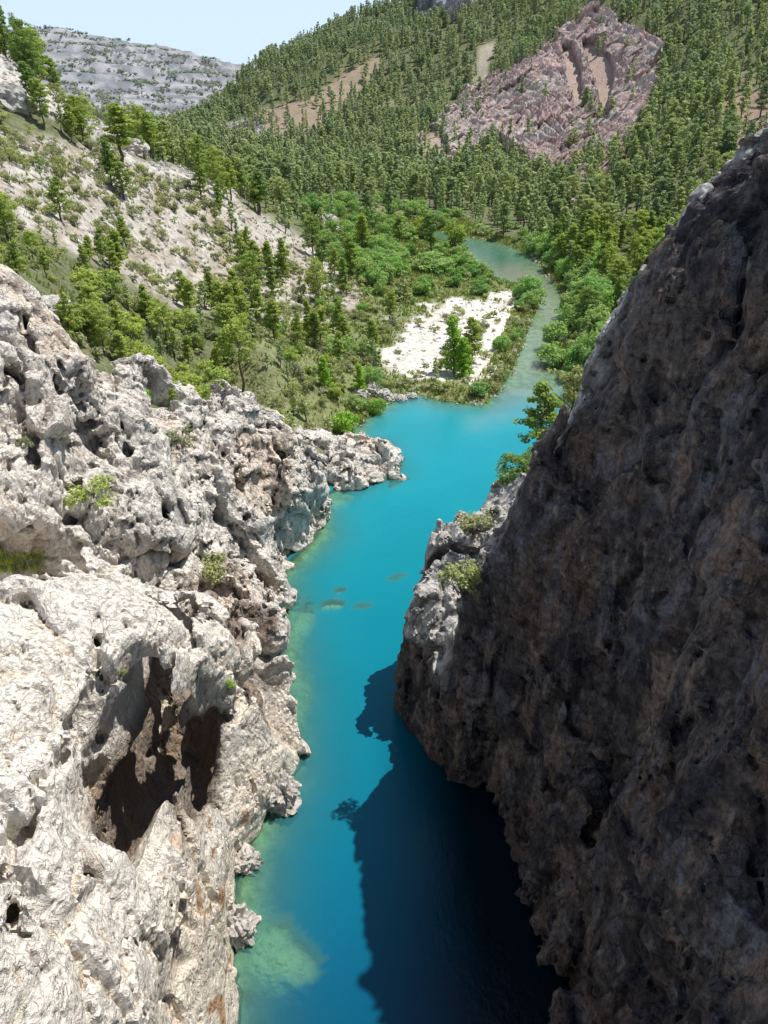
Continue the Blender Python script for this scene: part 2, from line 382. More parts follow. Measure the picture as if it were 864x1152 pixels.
# ------------------------------------------------------------------ implicit rock -> mesh
def surface_nets(F, xs, ys, zs):
    S = F < 0
    nx, ny, nz = F.shape
    c = np.zeros((nx-1, ny-1, nz-1), np.uint8)
    for a in (0, 1):
        for b in (0, 1):
            for d in (0, 1):
                c += S[a:nx-1+a, b:ny-1+b, d:nz-1+d]
    I = np.argwhere((c > 0) & (c < 8)); del c
    i, j, k = I.T
    acc = np.zeros((len(I), 3)); cnt = np.zeros(len(I))
    corners = [(a, b, d) for a in (0, 1) for b in (0, 1) for d in (0, 1)]
    val = {q: F[i+q[0], j+q[1], k+q[2]] for q in corners}
    for q in corners:
        for ax in range(3):
            if q[ax] == 0:
                r = list(q); r[ax] = 1; r = tuple(r)
                v0, v1 = val[q], val[r]
                m = (v0 < 0) != (v1 < 0)
                t = np.where(m, v0/(v0-v1+1e-12), 0)
                p = [np.full(len(I), float(q[n])) for n in range(3)]
                p[ax] = t
                for n in range(3): acc[:, n] += np.where(m, p[n], 0)
                cnt += m
    acc /= cnt[:, None]
    V = np.stack([xs[i]+(xs[i+1]-xs[i])*acc[:, 0], ys[j]+(ys[j+1]-ys[j])*acc[:, 1], zs[k]+(zs[k+1]-zs[k])*acc[:, 2]], 1)
    idx = np.full((nx-1, ny-1, nz-1), -1, np.int32); idx[i, j, k] = np.arange(len(I))
    Q = []
    for ax in range(3):
        sl0 = [slice(None)]*3; sl1 = [slice(None)]*3
        sl0[ax] = slice(0, -1); sl1[ax] = slice(1, None)
        A, B = S[tuple(sl0)], S[tuple(sl1)]
        E = np.argwhere(A != B)
        o1, o2 = [n for n in range(3) if n != ax]
        ok = (E[:, o1] > 0) & (E[:, o2] > 0) & (E[:, o1] < F.shape[o1]-1) & (E[:, o2] < F.shape[o2]-1)
        E = E[ok]
        inside_first = A[E[:, 0], E[:, 1], E[:, 2]]
        def cell(d1, d2):
            e = E.copy(); e[:, o1] -= d1; e[:, o2] -= d2
            return idx[e[:, 0], e[:, 1], e[:, 2]]
        q = np.stack([cell(1, 1), cell(0, 1), cell(0, 0), cell(1, 0)], 1)
        flip = inside_first if ax != 1 else ~inside_first
        q = np.where(flip[:, None], q, q[:, ::-1])
        Q.append(q)
    Q = np.concatenate(Q); Q = Q[(Q >= 0).all(1)]
    return V, Q

def upsample(F, f):
    for ax in range(3):
        n = F.shape[ax]; m = (n-1)*f+1
        t = np.arange(m)/f; a = np.minimum(t.astype(int), n-2); w = (t-a).astype(f32)
        A = np.take(F, a, ax); B = np.take(F, a+1, ax)
        sh = [1]*3; sh[ax] = m; w = w.reshape(sh)
        F = A*(1-w)+B*w
    return F

def build_rock(coarse, detail, xs, ys, zs, fac, band, post=None):
    X, Y, Z = np.meshgrid(xs, ys, zs, indexing='ij')
    P = np.stack([X.ravel(), Y.ravel(), Z.ravel()], 1).astype(f32)
    F = coarse(P).reshape(X.shape).astype(f32); del X, Y, Z, P
    F = upsample(F, fac)
    up = lambda a: np.interp(np.arange((len(a)-1)*fac+1)/fac, np.arange(len(a)), a).astype(f32)
    xs, ys, zs = up(xs), up(ys), up(zs)
    B = np.argwhere(np.abs(F) < band)
    P = np.stack([xs[B[:, 0]], ys[B[:, 1]], zs[B[:, 2]]], 1)
    print('band', len(P), 'of', F.size, time.time()-T0)
    D = np.zeros(len(P), f32)
    for s in range(0, len(P), 400000):
        D[s:s+400000] = detail(P[s:s+400000])
    D += F[B[:, 0], B[:, 1], B[:, 2]]
    if post: D = post(P, D)
    F[B[:, 0], B[:, 1], B[:, 2]] = D
    # solids are closed at the edges of the volume
    for ax in range(3):
        for e in (0, -1):
            sl = [slice(None)]*3; sl[ax] = e; F[tuple(sl)] = np.maximum(F[tuple(sl)], .05)
    V, Q = surface_nets(F, xs, ys, zs)
    return V, Q

def keep_large(V, Q, minfrac=.02):
    """drop floating crumbs"""
    n = len(V); lab = np.arange(n)
    E = np.concatenate([Q[:, [0, 1]], Q[:, [1, 2]], Q[:, [2, 3]], Q[:, [3, 0]]])
    for _ in range(400):
        m = np.minimum(lab[E[:, 0]], lab[E[:, 1]])
        new = lab.copy(); np.minimum.at(new, E[:, 0], m); np.minimum.at(new, E[:, 1], m)
        new = new[new]
        if (new == lab).all(): break
        lab = new
    u, inv, c = np.unique(lab, return_inverse=True, return_counts=True)
    good = c[inv] > minfrac*n
    Q = Q[good[Q[:, 0]]]
    used = np.zeros(n, bool); used[Q.ravel()] = True
    mp = np.cumsum(used)-1
    return V[used], mp[Q]

def rock_detail(a1=1., a2=1., a3=1., pits=.8, vert=.7, seed=0., tall=False, calm=None, ribs=False):
    """angular blocks: every cell is a tilted facet with its own offset, opened by cracks and pits"""
    vs = np.array([1, 1, vert], f32)
    def d(P):
        P = P+f32(seed)
        w1 = perlin(P/2.6); w2 = perlin(P/2.6+9)
        W = P+np.stack([w1, w2, (w1-w2)*.7], 1)*.8
        if tall:   # joints run long and upright low on the near wall
            W[:, 2] *= np.interp(P[:, 1]+W[:, 2]*.5, [36, 50], [.34, 1.])
        nf = np.interp(P[:, 1]+.4*P[:, 2], [39, 47], [.36, 1.]).astype(f32) if tall else f32(1)
        f1, f2, c, t = cells(W*vs/4.6)
        out = a1*(t*1.7+(c-.5)*.8+.45*np.exp(-(f2-f1)/.07))
        f1, f2, c, t = cells(W*vs/1.7+31)
        out += nf*a2*(t*.75+(c-.5)*.40+.20*np.exp(-(f2-f1)/.10))
        # dipping beds that break into short ledges
        q = (P[:, 2]*.93+P[:, 0]*.28+P[:, 1]*.22+w1*.5)/1.25
        fr = q-np.floor(q)
        out += nf*a3*(fr-.5)*.62*(.5+.9*w2)
        # steep flutes
        out += a3*.20*fbm(W*np.array([1.5, 1.5, .3], f32)/1.1+3, 3, ridged=True)
        _, _, c, t = cells(W*vs/.7+71)
        out += nf*nf*a3*(t*.28+(c-.5)*.12)
        if tall:   # deep upright joints
            j = perlin(W*np.array([.8, .55, .16], f32)+60)
            out += .95*np.clip(1-np.abs(j)/.06, 0, 1)*sstep(-.1, .25, perlin(P/4.5+70))
            j = perlin(W*np.array([1.9, 1.2, .4], f32)+80)
            out += .35*np.clip(1-np.abs(j)/.08, 0, 1)*sstep(-.1, .2, perlin(P/3+90))
        if ribs:
            rb = perlin(W*np.array([.28, .28, .075], f32)+33)
            out += 1.15*rb+.55*np.abs(perlin(W*np.array([.7, .7, .16], f32)+35))+.5*np.clip(1-np.abs(perlin(W*np.array([.5, .5, .14], f32)+65))/.06, 0, 1)
        if pits: out += pits*sstep(.42, .52, perlin(W*vs/2.4+40)+.2*w1)
        if calm is not None: out = out*(1-.8*calm(P))
        return out.astype(f32)
    return d

def smooth_offset(V, Q, it=14):
    """signed depth of every vertex below its smoothed surroundings (positive in hollows)"""
    a = np.concatenate([Q[:, 0], Q[:, 1], Q[:, 2], Q[:, 3]]); b = np.concatenate([Q[:, 1], Q[:, 2], Q[:, 3], Q[:, 0]])
    deg = np.bincount(a, minlength=len(V))+1e-6
    e1 = V[Q[:, 2]]-V[Q[:, 0]]; e2 = V[Q[:, 3]]-V[Q[:, 1]]; nf = np.cross(e1, e2)
    n = np.stack([sum(np.bincount(Q[:, k], nf[:, c], len(V)) for k in range(4)) for c in range(3)], 1)
    n /= np.linalg.norm(n, axis=1)[:, None]+1e-9
    S = V.copy()
    for _ in range(it):
        S = np.stack([np.bincount(a, S[b, c], len(V)) for c in range(3)], 1)/deg[:, None]
    return ((S-V)*n).sum(1)

# ---- left gorge wall
LW = np.array([(-12, -7.5, .18), (10, -7.5, .17), (22, -7.6, .17), (32, -7.9, .12), (38, -6.7, .10), (46, -7.2, .06), (54, -8.4, .15), (62, -9.2, .10), (68, -6.6, .06), (72, -6.0, .05), (76, -7.0, .1), (80, -8.5, .2), (84, -7, .3), (100, -9, .3)])

def capsule(P, a, b, r, sc=(1, 1, 1)):
    sc = np.array(sc); a = np.array(a)*sc; b = np.array(b)*sc; p = P*sc
    ab = b-a; t = np.clip(((p-a)@ab)/(ab@ab), 0, 1)
    return np.linalg.norm(p-a-t[:, None]*ab, axis=1)-r

CAVES = [   # tall shaded cleft behind the outer buttress, roofed by the block above it
    ((-12.0, 37, 6.0), (-11.9, 25, 7.0), 2.2, (1, 1, .48), .4), ((-11.9, 41, 8), (-12.0, 34, 8), 2.5, (1, 1, .8), .4),
    ((-11.9, 27, 6.5), (-11.5, 19, 8), 1.5, (1, 1, .5), .4), ((-11.7, 36, 12.5), (-11.4, 22, 13.5), 1.6, (1, 1, .6), .4),
    ((-11.0, 29, 16.5), (-11.0, 21, 17), 1.1, (1, 1, .6), .4),
    ((-9.4, 44, 8.2), (-8.9, 38.5, 5.5), 1.9, (1, 1, 1), .3), ((-10.3, 41.5, 12.8), (-9.8, 38.5, 11.6), 1.4, (1, 1, 1), .3),
    # recess under the summit pillar, gullies between the rear blocks
    ((-18.8, 47.5, 22.8), (-18.4, 43.5, 20.5), 1.35, (1, 1, .7), .4), ((-22, 43, 25.5), (-21.5, 39.5, 25), 1.2, (1, 1, 1), .3),
    ((-17.5, 42.5, 18.8), (-16, 40, 15.5), 1.4, (1, 1, .7), .3), ((-13.6, 60, 16), (-10.6, 54, 9.5), 1.4, (1, 1, .6), .3),
    ((-10.2, 66.5, 12), (-8.6, 61, 4.5), 1.2, (1, 1, .5), .3),
    # trench behind the flat topped front block
    ((-21, 36, 18), (-16, 41.5, 13.5), 1.9, (1, 1, .7), .3), ((-16, 41.5, 13.5), (-11, 48, 8.2), 1.8, (1, 1, .7), .3)]

def left_coarse(P):
    W = P+np.stack([fbm(P/7, 2), fbm(P/7+5, 2), fbm(P/8+11, 2)], 1)*np.array([1.6, 2.2, 1.2])
    x, y, z = W.T
    wx = np.interp(y, LW[:, 0], LW[:, 1]); ln = np.interp(y, LW[:, 0], LW[:, 2])
    zc = np.clip(z, -6, 40)
    a = (x-(wx-ln*zc-.6*np.sin(zc*.5+y*.3)))*.97
    key = LTR(W[:, :2]/20)
    b = (z-key)*.62
    F = smax(a, b, 1.6)
    # headland block
    h = (np.sqrt(((x+3.6)/6.0)**2+((y-87)/6.2)**2+((z+.3)/4.2)**2)-1)*4
    F = smin(F, h, 1.0)
    Wc = P+(W-P)*.35
    for a_, b_, r_, sc_, k_ in CAVES: F = smax(F, -capsule(Wc, a_, b_, r_, sc_), k_)
    return F

# ---- right gorge wall with the promontory
# wall position at the water line, lean per metre of height (positive = away from the water)
RW = np.array([(-12, 7.6, .20), (10, 7.6, .22), (21.6, 7.7, .20), (27, 8.2, .19), (31, 8.3, .17), (34.5, 7.0, .10), (37, 4.6, .0), (39.5, 3.0, -.04), (42, 1.9, -.02), (46, 1.3, .06), (50, 2.4, .15), (54, 5.5, .15), (60, 8, .12), (66, 10, .1), (80, 14, .2)])

def right_coarse(P):
    W = P+np.stack([fbm(P/9+3, 2), fbm(P/9+25, 2), fbm(P/9+41, 2)], 1)*np.array([1.0, 1.6, .8])
    x, y, z = W.T
    wx = np.interp(y, RW[:, 0], RW[:, 1]); ln = np.interp(y, RW[:, 0], RW[:, 2])
    zc = np.clip(z, -6, 46)
    prom = sstep(12.5, 15.5, z)*sstep(34, 40, y)   # wall steps back above the promontory
    a = -(x-(wx+ln*zc))*.97
    b = (z-RTR(W[:, :2]/20))*.6
    F = smax(a, b, 1.4)
    # undercut beneath the promontory
    F = smax(F, -capsule(P, (5.5, 35.5, -1.5), (1.5, 39, -2.2), 2.2), .6)
    return F

# fissures and pockets of the left wall: found on the smooth wall, then cut into it
def wall_hit(px, py):
    a = (px-432)/FOC; t = (py-576)/FOC; k = np.arange(12, 95, .15)
    P = np.stack([a*k, (CP-t*SP)*k, CAMZ-(SP+t*CP)*k], 1)
    i = np.argmax(left_coarse(P) < 0)
    return P[i+2]
FISS = []
for path, r_ in ([((50, 875), (34, 915), (22, 955)), .62], [((120, 868), (112, 930), (98, 1015)), .5], [((88, 965), (84, 1035)), .35], [((14, 690), (30, 760), (52, 830)), .2],
                 [((203, 672), (232, 700)), 1.0], [((268, 705), (300, 680)), .8], [((258, 800), (290, 768)), .9],
                 [((60, 535), (95, 560)), 1.0], [((240, 498), (262, 520), (280, 565)), .9], [((168, 500), (150, 545)), .7],
                 [((118, 655), (108, 720), (116, 790), (108, 870)), .3], [((66, 775), (98, 880), (118, 960)), .28], [((130, 470), (152, 520)), .6], [((345, 505), (352, 540)), .5],
                 [((196, 560), (170, 600)), .5], [((290, 560), (262, 610)), .6], [((60, 600), (95, 580)), .5], [((25, 470), (40, 520)), .6], [((8, 990), (14, 1070)), .4], [((150, 1040), (138, 1110)), .35],
                 [((205, 470), (225, 500)), .6], [((300, 480), (318, 520)), .5], [((60, 400), (66, 450)), .8], [((28, 345), (34, 400)), .6]):
    H_ = [wall_hit(*q) for q in path]
    for p_, q_ in zip(H_[:-1], H_[1:]): FISS.append((p_, q_, r_, (1, 1, 1), .12))
def cut_fissures(P, F):
    _, _, c3, t3 = cells(P/np.array([.9, .9, 1.3], f32)+2)
    n1 = perlin(P/1.3+5)*.45+t3*.8+(c3-.5)*.5
    for a_, b_, r_, sc_, k_ in FISS:
        m = (np.abs(P-(a_+b_)/2).max(1) < np.abs(a_-b_).max()/2+r_*1.6+2.6)
        if not m.any(): continue
        mid = (a_+b_)/2; dr = mid-np.array([0, 0, CAMZ]); dr /= np.linalg.norm(dr)
        v = (P[m]-mid)@dr
        q = P[m]-dr[None]*np.clip(v, -1.2, 2.6)[:, None]        # a narrow slot that runs deep into the wall
        rr = (r_*.50+.10)*(1-.13*np.clip(v, 0, 3))
        cut = capsule(q, a_, b_, 0)-rr+n1[m]*(.25+r_*.75)
        F[m] = smax(F[m], -cut, .12)
    return F

def in_caves(P, n=5):
    c = np.zeros(len(P))
    for a_, b_, r_, sc_, k_ in CAVES[:n]: c = np.maximum(c, sstep(1.3, .1, capsule(P, a_, b_, r_, sc_)))
    rim = np.interp(P[:, 0], [-30, -17, -15, -11.5, -8, -6], [31, 31, 37, 43, 47, 49])
    crest = .65*sstep(-3.5, -1.5, P[:, 2]-LTR(P[:, :2]/20))*sstep(rim+1.5, rim-.5, P[:, 1])*sstep(22, 27, P[:, 1])
    butt = .72*sstep(11, 8, P[:, 2]+.3*P[:, 0]+3)*sstep(35, 31, P[:, 1])
    return np.maximum(np.maximum(c, crest), butt)
_fine = 4
def ax(a, b, d): return np.arange(a, b+d*.5, d)
V, Q = build_rock(left_coarse, rock_detail(1.05, 1.0, .85, .0, .8, 0., True, in_caves), ax(-46, 5, .8), ax(-6, 100, .8), ax(-5, 36, .8), _fine, 2.2, cut_fissures)
V, Q = keep_large(V, Q)
print('left', len(V), len(Q), time.time()-T0)
me = new_mesh('cliff', V, Q, MAT_LIME, False)
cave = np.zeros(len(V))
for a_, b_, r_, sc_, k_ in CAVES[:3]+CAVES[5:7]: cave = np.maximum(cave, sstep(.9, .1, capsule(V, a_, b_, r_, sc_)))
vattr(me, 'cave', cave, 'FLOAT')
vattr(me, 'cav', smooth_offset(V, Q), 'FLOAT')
LEFT_CLIFF = add_obj('cliff', me, kind='structure', label='pale sunlit limestone cliff with caves on the left of the gorge', category='cliff')
LV, LQ = V, Q
V, Q = build_rock(right_coarse, rock_detail(.7, .5, .75, .25, .42, 50., ribs=True), ax(-3, 45, .8), ax(-6, 80, .8), ax(-5, 51, .8), _fine, 2.0)
V, Q = keep_large(V, Q)
print('right', len(V), len(Q), time.time()-T0)
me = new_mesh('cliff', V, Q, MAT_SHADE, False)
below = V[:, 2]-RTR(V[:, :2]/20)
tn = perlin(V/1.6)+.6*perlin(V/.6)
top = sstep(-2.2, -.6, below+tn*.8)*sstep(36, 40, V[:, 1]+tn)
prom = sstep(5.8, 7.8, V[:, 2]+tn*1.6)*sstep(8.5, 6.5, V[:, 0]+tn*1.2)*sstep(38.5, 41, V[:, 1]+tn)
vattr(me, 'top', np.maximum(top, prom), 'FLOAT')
vattr(me, 'cav', smooth_offset(V, Q), 'FLOAT')
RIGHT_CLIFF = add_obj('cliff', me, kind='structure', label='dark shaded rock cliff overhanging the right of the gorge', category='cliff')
RV, RQ = V, Q

# ------------------------------------------------------------------ terrain sheet
def terrain_grid():
    ly = np.concatenate([np.linspace(-60, 10, 10), np.exp(np.linspace(math.log(12), math.log(9000), 1000))])
    us = np.sinh(np.linspace(-1.9, 1.9, 520))/math.sinh(1.9)*2.6
    U, Y = np.meshgrid(us, ly, indexing='ij')
    X = U*(np.maximum(Y, 12)+30)
    return X, Y
X, Y = terrain_grid()
Hh = height(X.ravel(), Y.ravel())
TV = np.stack([X.ravel(), Y.ravel(), Hh], 1)
TQ = grid_faces(*X.shape)
print('terrain', len(TV), time.time()-T0)

def zone(px, py, poly, feather):
    return sstep(feather, -feather, poly_sd(px, py, poly))
Z_SAND = [(440, 385), (455, 362), (490, 345), (545, 328), (575, 333), (575, 370), (563, 400), (560, 425), (530, 432), (490, 430), (455, 424), (412, 418), (404, 405), (425, 392)]
Z_SCREE = [(-80, 20), (0, 60), (40, 90), (110, 130), (150, 155), (150, 182), (200, 188), (265, 208), (268, 225), (225, 215), (150, 190), (90, 145), (40, 125), (-80, 90)]
Z_SLOPE = [(-80, 130), (120, 170), (260, 222), (330, 262), (400, 300), (405, 345), (350, 372), (250, 350), (200, 345), (100, 290), (40, 260), (-80, 235)]
Z_FLAT = [(240, 400), (400, 330), (430, 300), (380, 225), (520, 245), (620, 300), (650, 480), (400, 480), (240, 480)]
Z_BARE = [(245, 150), (300, 120), (350, 108), (425, 62), (436, 75), (400, 105), (370, 145), (300, 168), (262, 172)]
Z_RED = [(465, 168), (530, 100), (600, 68), (665, 5), (745, 55), (735, 120), (690, 200), (640, 240), (610, 200), (560, 160), (500, 190)]
Z_BARE2 = [(540, 50), (562, 45), (545, 95), (530, 90)]
Z_BARE3 = [(810, 115), (900, 90), (900, 160), (830, 170)]
def sand_jit(px, py):
    q = np.stack([px/28, py/16, px*0+3.3], 1)
    return px+(perlin(q)+.5*perlin(q*2.6+5))*26, py+(perlin(q+9)+.5*perlin(q*2.6+15))*15
WSD = poly_sd(TV[:, 0], TV[:, 1], WATER)
def terrain_color(V, sdw):
    px, py, d = proj(V[:, 0], V[:, 1], V[:, 2])
    n = fbm(np.stack([V[:, 0], V[:, 1], V[:, 2]], 1)/np.clip(d[:, None]/10, 3, 60), 4)
    n2 = fbm(V/np.clip(d[:, None]/40, 1, 30)+50, 3)
    jx = px+n2*6; jy = py+n*5
    C = np.tile(np.array([.17, .19, .105]), (len(V), 1))   # forest floor, duff
    def mixc(m, c):
        nonlocal C
        C = C*(1-m[:, None])+np.array(c)*m[:, None]
    mixc(sstep(.12, .45, n)*.7, (.33, .29, .21))
    mixc(zone(jx, jy, Z_FLAT, 8)*.8, (.25, .28, .13))
    mixc(zone(jx, jy, Z_SLOPE, 8), (.43, .375, .32))
    mixc(zone(jx, jy, Z_SLOPE, 8)*sstep(-.15, .12, n2), (.56, .53, .49))
    mixc(zone(jx, jy, Z_SCREE, 4), (.56, .54, .50))
    mixc(zone(jx, jy, Z_BARE, 4), (.36, .29, .22))
    mixc(zone(jx, jy, Z_BARE2, 4), (.46, .42, .34))
    mixc(zone(jx, jy, Z_BARE3, 8), (.38, .28, .23))
    mixc(zone(jx, jy, Z_RED, 6), (.46, .36, .32))
    mixc(zone(*sand_jit(px, py), Z_SAND, 2.5), (.84, .80, .75))
    mixc(zone(jx, jy, Z_SAND, 4)*sstep(.05, .3, n2)*.6, (.60, .56, .50))
    fl = zone(jx, jy, [(380, 440), (400, 385), (440, 350), (470, 440)], 8)*sstep(-.05, .15, n)
    mixc(fl*.8, (.74, .70, .66))
    far = sstep(1050, 1300, V[:, 1])
    q = V[:, 2]/17+.5
    band = sstep(-.3, .3, n2+np.sin(V[:, 2]*.55+n*4)*.4)
    C = C*(1-far[:, None])+far[:, None]*(np.array([.43, .43, .47])*band[:, None]+np.array([.22, .245, .275])*(1-band[:, None]))  # distance haze painted into the mountain's blue greys
    # river bed
    wet = sstep(.4, -.4, sdw)
    bed = np.where((V[:, 1] < 112)[:, None], np.array([.42, .44, .30]), np.array([.52, .45, .34]))
    C = C*(1-wet[:, None])+bed*wet[:, None]
    edge = np.exp(-(np.clip(sdw, 0, 9)/1.2)**2)*(sdw > 0)
    C = C*(1-.6*edge[:, None])+np.array([.33, .27, .15])*.6*edge[:, None]
    return C
C = terrain_color(TV, WSD)
N = NT('ground'); P = N.obj()
vc = attr(N, 'Col')
n1 = N.noise(P, .9, 5, .65); n2 = N.noise(P, .12, 5, .6)
c = N.mix(N.ramp(n1, .3, .7), N.mix(1., vc, (.62, .6, .58), 'MULTIPLY'), N.mix(1., vc, (1.22, 1.2, 1.18), 'MULTIPLY'))
c = N.mix(N.ramp(n2, .35, .7, 0, .5), c, N.mix(1., c, (.75, .78, .7), 'MULTIPLY'))
peb = N.voro(P, 2.2)
c = N.mix(N.ramp(peb, .1, .35, .35, 0), c, N.mix(1., vc, (1.3, 1.3, 1.3), 'MULTIPLY'))
hh = N.math('ADD', n1, N.math('MULTIPLY', peb, -.4))
MAT_GROUND = N.finish(N.bsdf(c, .95, N.bump(hh, .5, .7), .1))
me = new_mesh('ground', TV, TQ, MAT_GROUND)
vattr(me, 'Col', np.concatenate([C, np.ones((len(C), 1))], 1))
GROUND = add_obj('ground', me, kind='structure', label='valley floor and hillsides of pale dirt and scree', category='ground')

#@@REST_START@@
def on_mesh(px, py, V, r=3.5):
    """first vertex of a mesh met on the sight line of a photo position"""
    a, b, d = proj(V[:, 0], V[:, 1], V[:, 2])
    m = np.where((abs(a-px) < r) & (abs(b-py) < r) & (V[:, 1] > 2))[0]
    if len(m) == 0: return None
    return V[m[np.argmin(d[m])]]

_ys = np.exp(np.linspace(math.log(55), math.log(2600), 900))
def on_ground(px, py, y0=55):
    a = (px-432)/FOC; t = (py-576)/FOC; k = _ys/(CP-t*SP)
    x = a*k; z = CAMZ-(SP+t*CP)*k
    m = _ys > y0
    h = height(x[m], _ys[m]); hit = np.where(z[m] < h)[0]
    i = hit[0] if len(hit) else 0
    return np.array([x[m][i], _ys[m][i], h[i]])

# ------------------------------------------------------------------ loose rocks
def ico(sub):
    import bmesh
    bm = bmesh.new(); bmesh.ops.create_icosphere(bm, subdivisions=sub, radius=1)
    V = np.array([v.co[:] for v in bm.verts]); F = np.array([[v.index for v in f.verts] for f in bm.faces]); bm.free()
    return V, F
ICO5, ICO4, ICO3 = ico(6), ico(5), ico(4)
def rock_shape(size, seed, base=ICO4, rough=1.):
    V, F = base; n = V.copy(); s = np.array(size)
    p = n*s
    q = p/max(s)*1.4+seed*7.7
    f1, f2, c, t = cells(q*1.3)
    dd = .5*t+.22*(c-.5)+.16*fbm(q*2.2, 3)
    f1, f2, c, t = cells(q*3.4)
    dd = dd+.2*t+.05*(c-.5)+.05*fbm(q*7, 2, ridged=True)
    return p*(1+rough*dd[:, None]*.9), F
def make_rock(loc, size, seed, mat, label, rot=0, base=ICO4, rough=1., group=None, tilt=0.):
    V, F = rock_shape(size, seed, base, rough)
    me = new_mesh('boulder', V, F, mat, False)
    vattr(me, 'cav', np.zeros(len(V)), 'FLOAT')
    o = add_obj('boulder', me, label=label, category='rock')
    o.location = loc; o.rotation_euler = (tilt, 0, rot)
    if group: o['group'] = group
    return o

N, c, b, P = rock_material('boulder_rock', (.62, .58, .53), (.42, .40, .38), (.5, .44, .36), (.2, .185, .17), bumpd=.12)
MAT_BOULDER = N.finish(N.bsdf(c, .95, b, .1))
N, c, b, P = rock_material('sunken_rock', (.60, .62, .42), (.42, .50, .31), (.52, .47, .28), (.2, .25, .16), bumpd=.12, streak=False)
MAT_SUNK = N.finish(N.bsdf(c, .9, b, .1))

SUNK = []
def sunk(px, py, z, size, seed, label, rot=0, rough=.8, tilt=0.):
    o = make_rock(at_z(px, py, z), size, seed, MAT_SUNK, label, rot, ICO4, rough, tilt=tilt); SUNK.append(o)
sunk(305, 1090, -1.8, (3.0, 1.9, 1.5), 3.1, 'large greenish submerged slab below the left gorge wall at the bottom of the photo', -.5, .45, .15)
sunk(374, 691, -1.1, (1.25, .8, .8), 5.2, 'larger round boulder under turquoise water off the left cliff', .1, .3)
sunk(383, 673, -.95, (.62, .5, .5), 6.3, 'small round boulder under turquoise water just behind the larger one', .4, .3)
sunk(408, 694, -1.2, (.9, .55, .5), 8.3, 'faint flat boulder under turquoise water right of the larger round one', .2, .3)
sunk(446, 662, -1.3, (1.1, .6, .5), 9.9, 'faint submerged boulder out in the middle of the turquoise pool', .7, .3)
sunk(334, 800, -1.7, (1.3, 3.2, 1.2), 12.1, 'long yellowish submerged ledge along the foot of the left cliff', .05, .4)
sunk(322, 845, -1.2, (1.0, 1.7, .9), 13.1, 'greenish submerged rock under the lower end of the cliff foot ledge', .1, .4)
sunk(338, 715, -1.5, (1.3, 3.4, 1.1), 14.1, 'mottled submerged ledge at the inner bend of the left cliff', -.1, .5)
sunk(376, 573, -1.3, (2.2, 1.6, .9), 15.1, 'brownish submerged rock shelf in front of the headland', .2, .4)
make_rock(at_z(268, 1046, .3), (1.0, .9, 1.3), 21.3, MAT_BOULDER, 'white angular block standing in the water by the submerged slab', .3)
make_rock(at_z(274, 968, .2), (.8, .9, .7), 23.3, MAT_BOULDER, 'small pale rock at the waterline below the cleft', 1.1)
make_rock(at_z(313, 893, .5), (1.2, 1.5, 1.6), 25.3, MAT_BOULDER, 'pale bulging rock at the waterline under the cliff foot', .5)

for i, (px, py, sz, lab) in enumerate([
        (300, 363, (1.9, 1.4, 1.5), 'grey split boulder at the foot of the bare dirt slope'),
        (369, 254, (3.2, 2.4, 2.6), 'larger of two white rocks in the green thicket'),
        (376, 260, (2.4, 2.0, 1.5), 'smaller of two white rocks in the green thicket'),
        (418, 441, (1.3, 1.1, 1.0), 'pale block on the bank left of the pool, highest of the row'),
        (430, 446, (1.2, .9, .8), 'grey flat block on the bank left of the pool'),
        (441, 450, (1.0, .8, .6), 'small pale stone between the bushes at the pool corner'),
        (452, 452, (.8, .7, .5), 'small white stone at the waterline where the pool begins'),
        (463, 450, (.9, .6, .5), 'white stone half in the water nearest the sandbar'),
        (406, 447, (1.1, .9, .7), 'squat boulder among reeds left of the bank blocks'),
        (590, 331, (.9, .7, .5), 'dark stone in the shallow bend of the river'),
        (305, 413, (3.0, 2.0, 1.8), 'white chunk of rock on the slope in front of the wood'),
        (150, 172, (3.0, 3.0, 2.0), 'white ledge block on the crest of the left spur'),
        (12, 118, (3.4, 2.6, 2.4), 'white boulder at the upper left edge of the photo'),
        (58, 352, (1.6, 1.2, 1.0), 'small boulder behind the summit of the left cliff')]):
    if i == 10: continue
    p = on_ground(px, py)
    make_rock((p[0], p[1], max(p[2], 0)+sz[2]*.25), sz, 30.7+i*1.37, MAT_BOULDER, lab, i*.8, ICO3)

# ------------------------------------------------------------------ river and pool
dep_y = np.concatenate([np.arange(-30, 10, 1.0), np.arange(10, 120, .35), np.arange(120, 345, .8)])
dep_x = np.arange(-30, 75, .4)
X, Y = np.meshgrid(dep_x, dep_y, indexing='ij'); sh = X.shape
sdw = poly_sd(X.ravel(), Y.ravel(), WATER)
q = grid_faces(*sh)
q = q[(sdw[q] < 1.8).any(1)]
used = np.unique(q); mp = np.full(X.size, -1); mp[used] = np.arange(len(used)); q = mp[q]
wx, wy, wsd = X.ravel()[used], Y.ravel()[used], sdw[used]
depth = -height(wx, wy)
def faces_under(V, F):
    m = (V[F[:, 0], 2] < 1.0) & (V[F[:, 0], 2] > -4.9)
    F = F[m]; u = np.unique(F); mm = np.full(len(V), -1); mm[u] = np.arange(len(u)); return V[u], mm[F]
bv, bf, off = [], [], 0
a_, f_ = faces_under(LV, LQ); bv += a_.tolist(); bf += f_.tolist(); off = len(bv)
for o in SUNK:
    me = o.data; n = len(me.vertices); co_ = np.zeros(n*3, f32); me.vertices.foreach_get('co', co_); co_ = co_.reshape(-1, 3)
    R = np.array(o.rotation_euler.to_matrix()); co_ = co_@R.T+np.array(o.location)
    fi = np.zeros(len(me.polygons)*3, np.int32); me.loops.foreach_get('vertex_index', fi)
    bf += (fi.reshape(-1, 3)+off).tolist(); bv += co_.tolist(); off = len(bv)
bvh = BVHTree.FromPolygons(bv, bf)
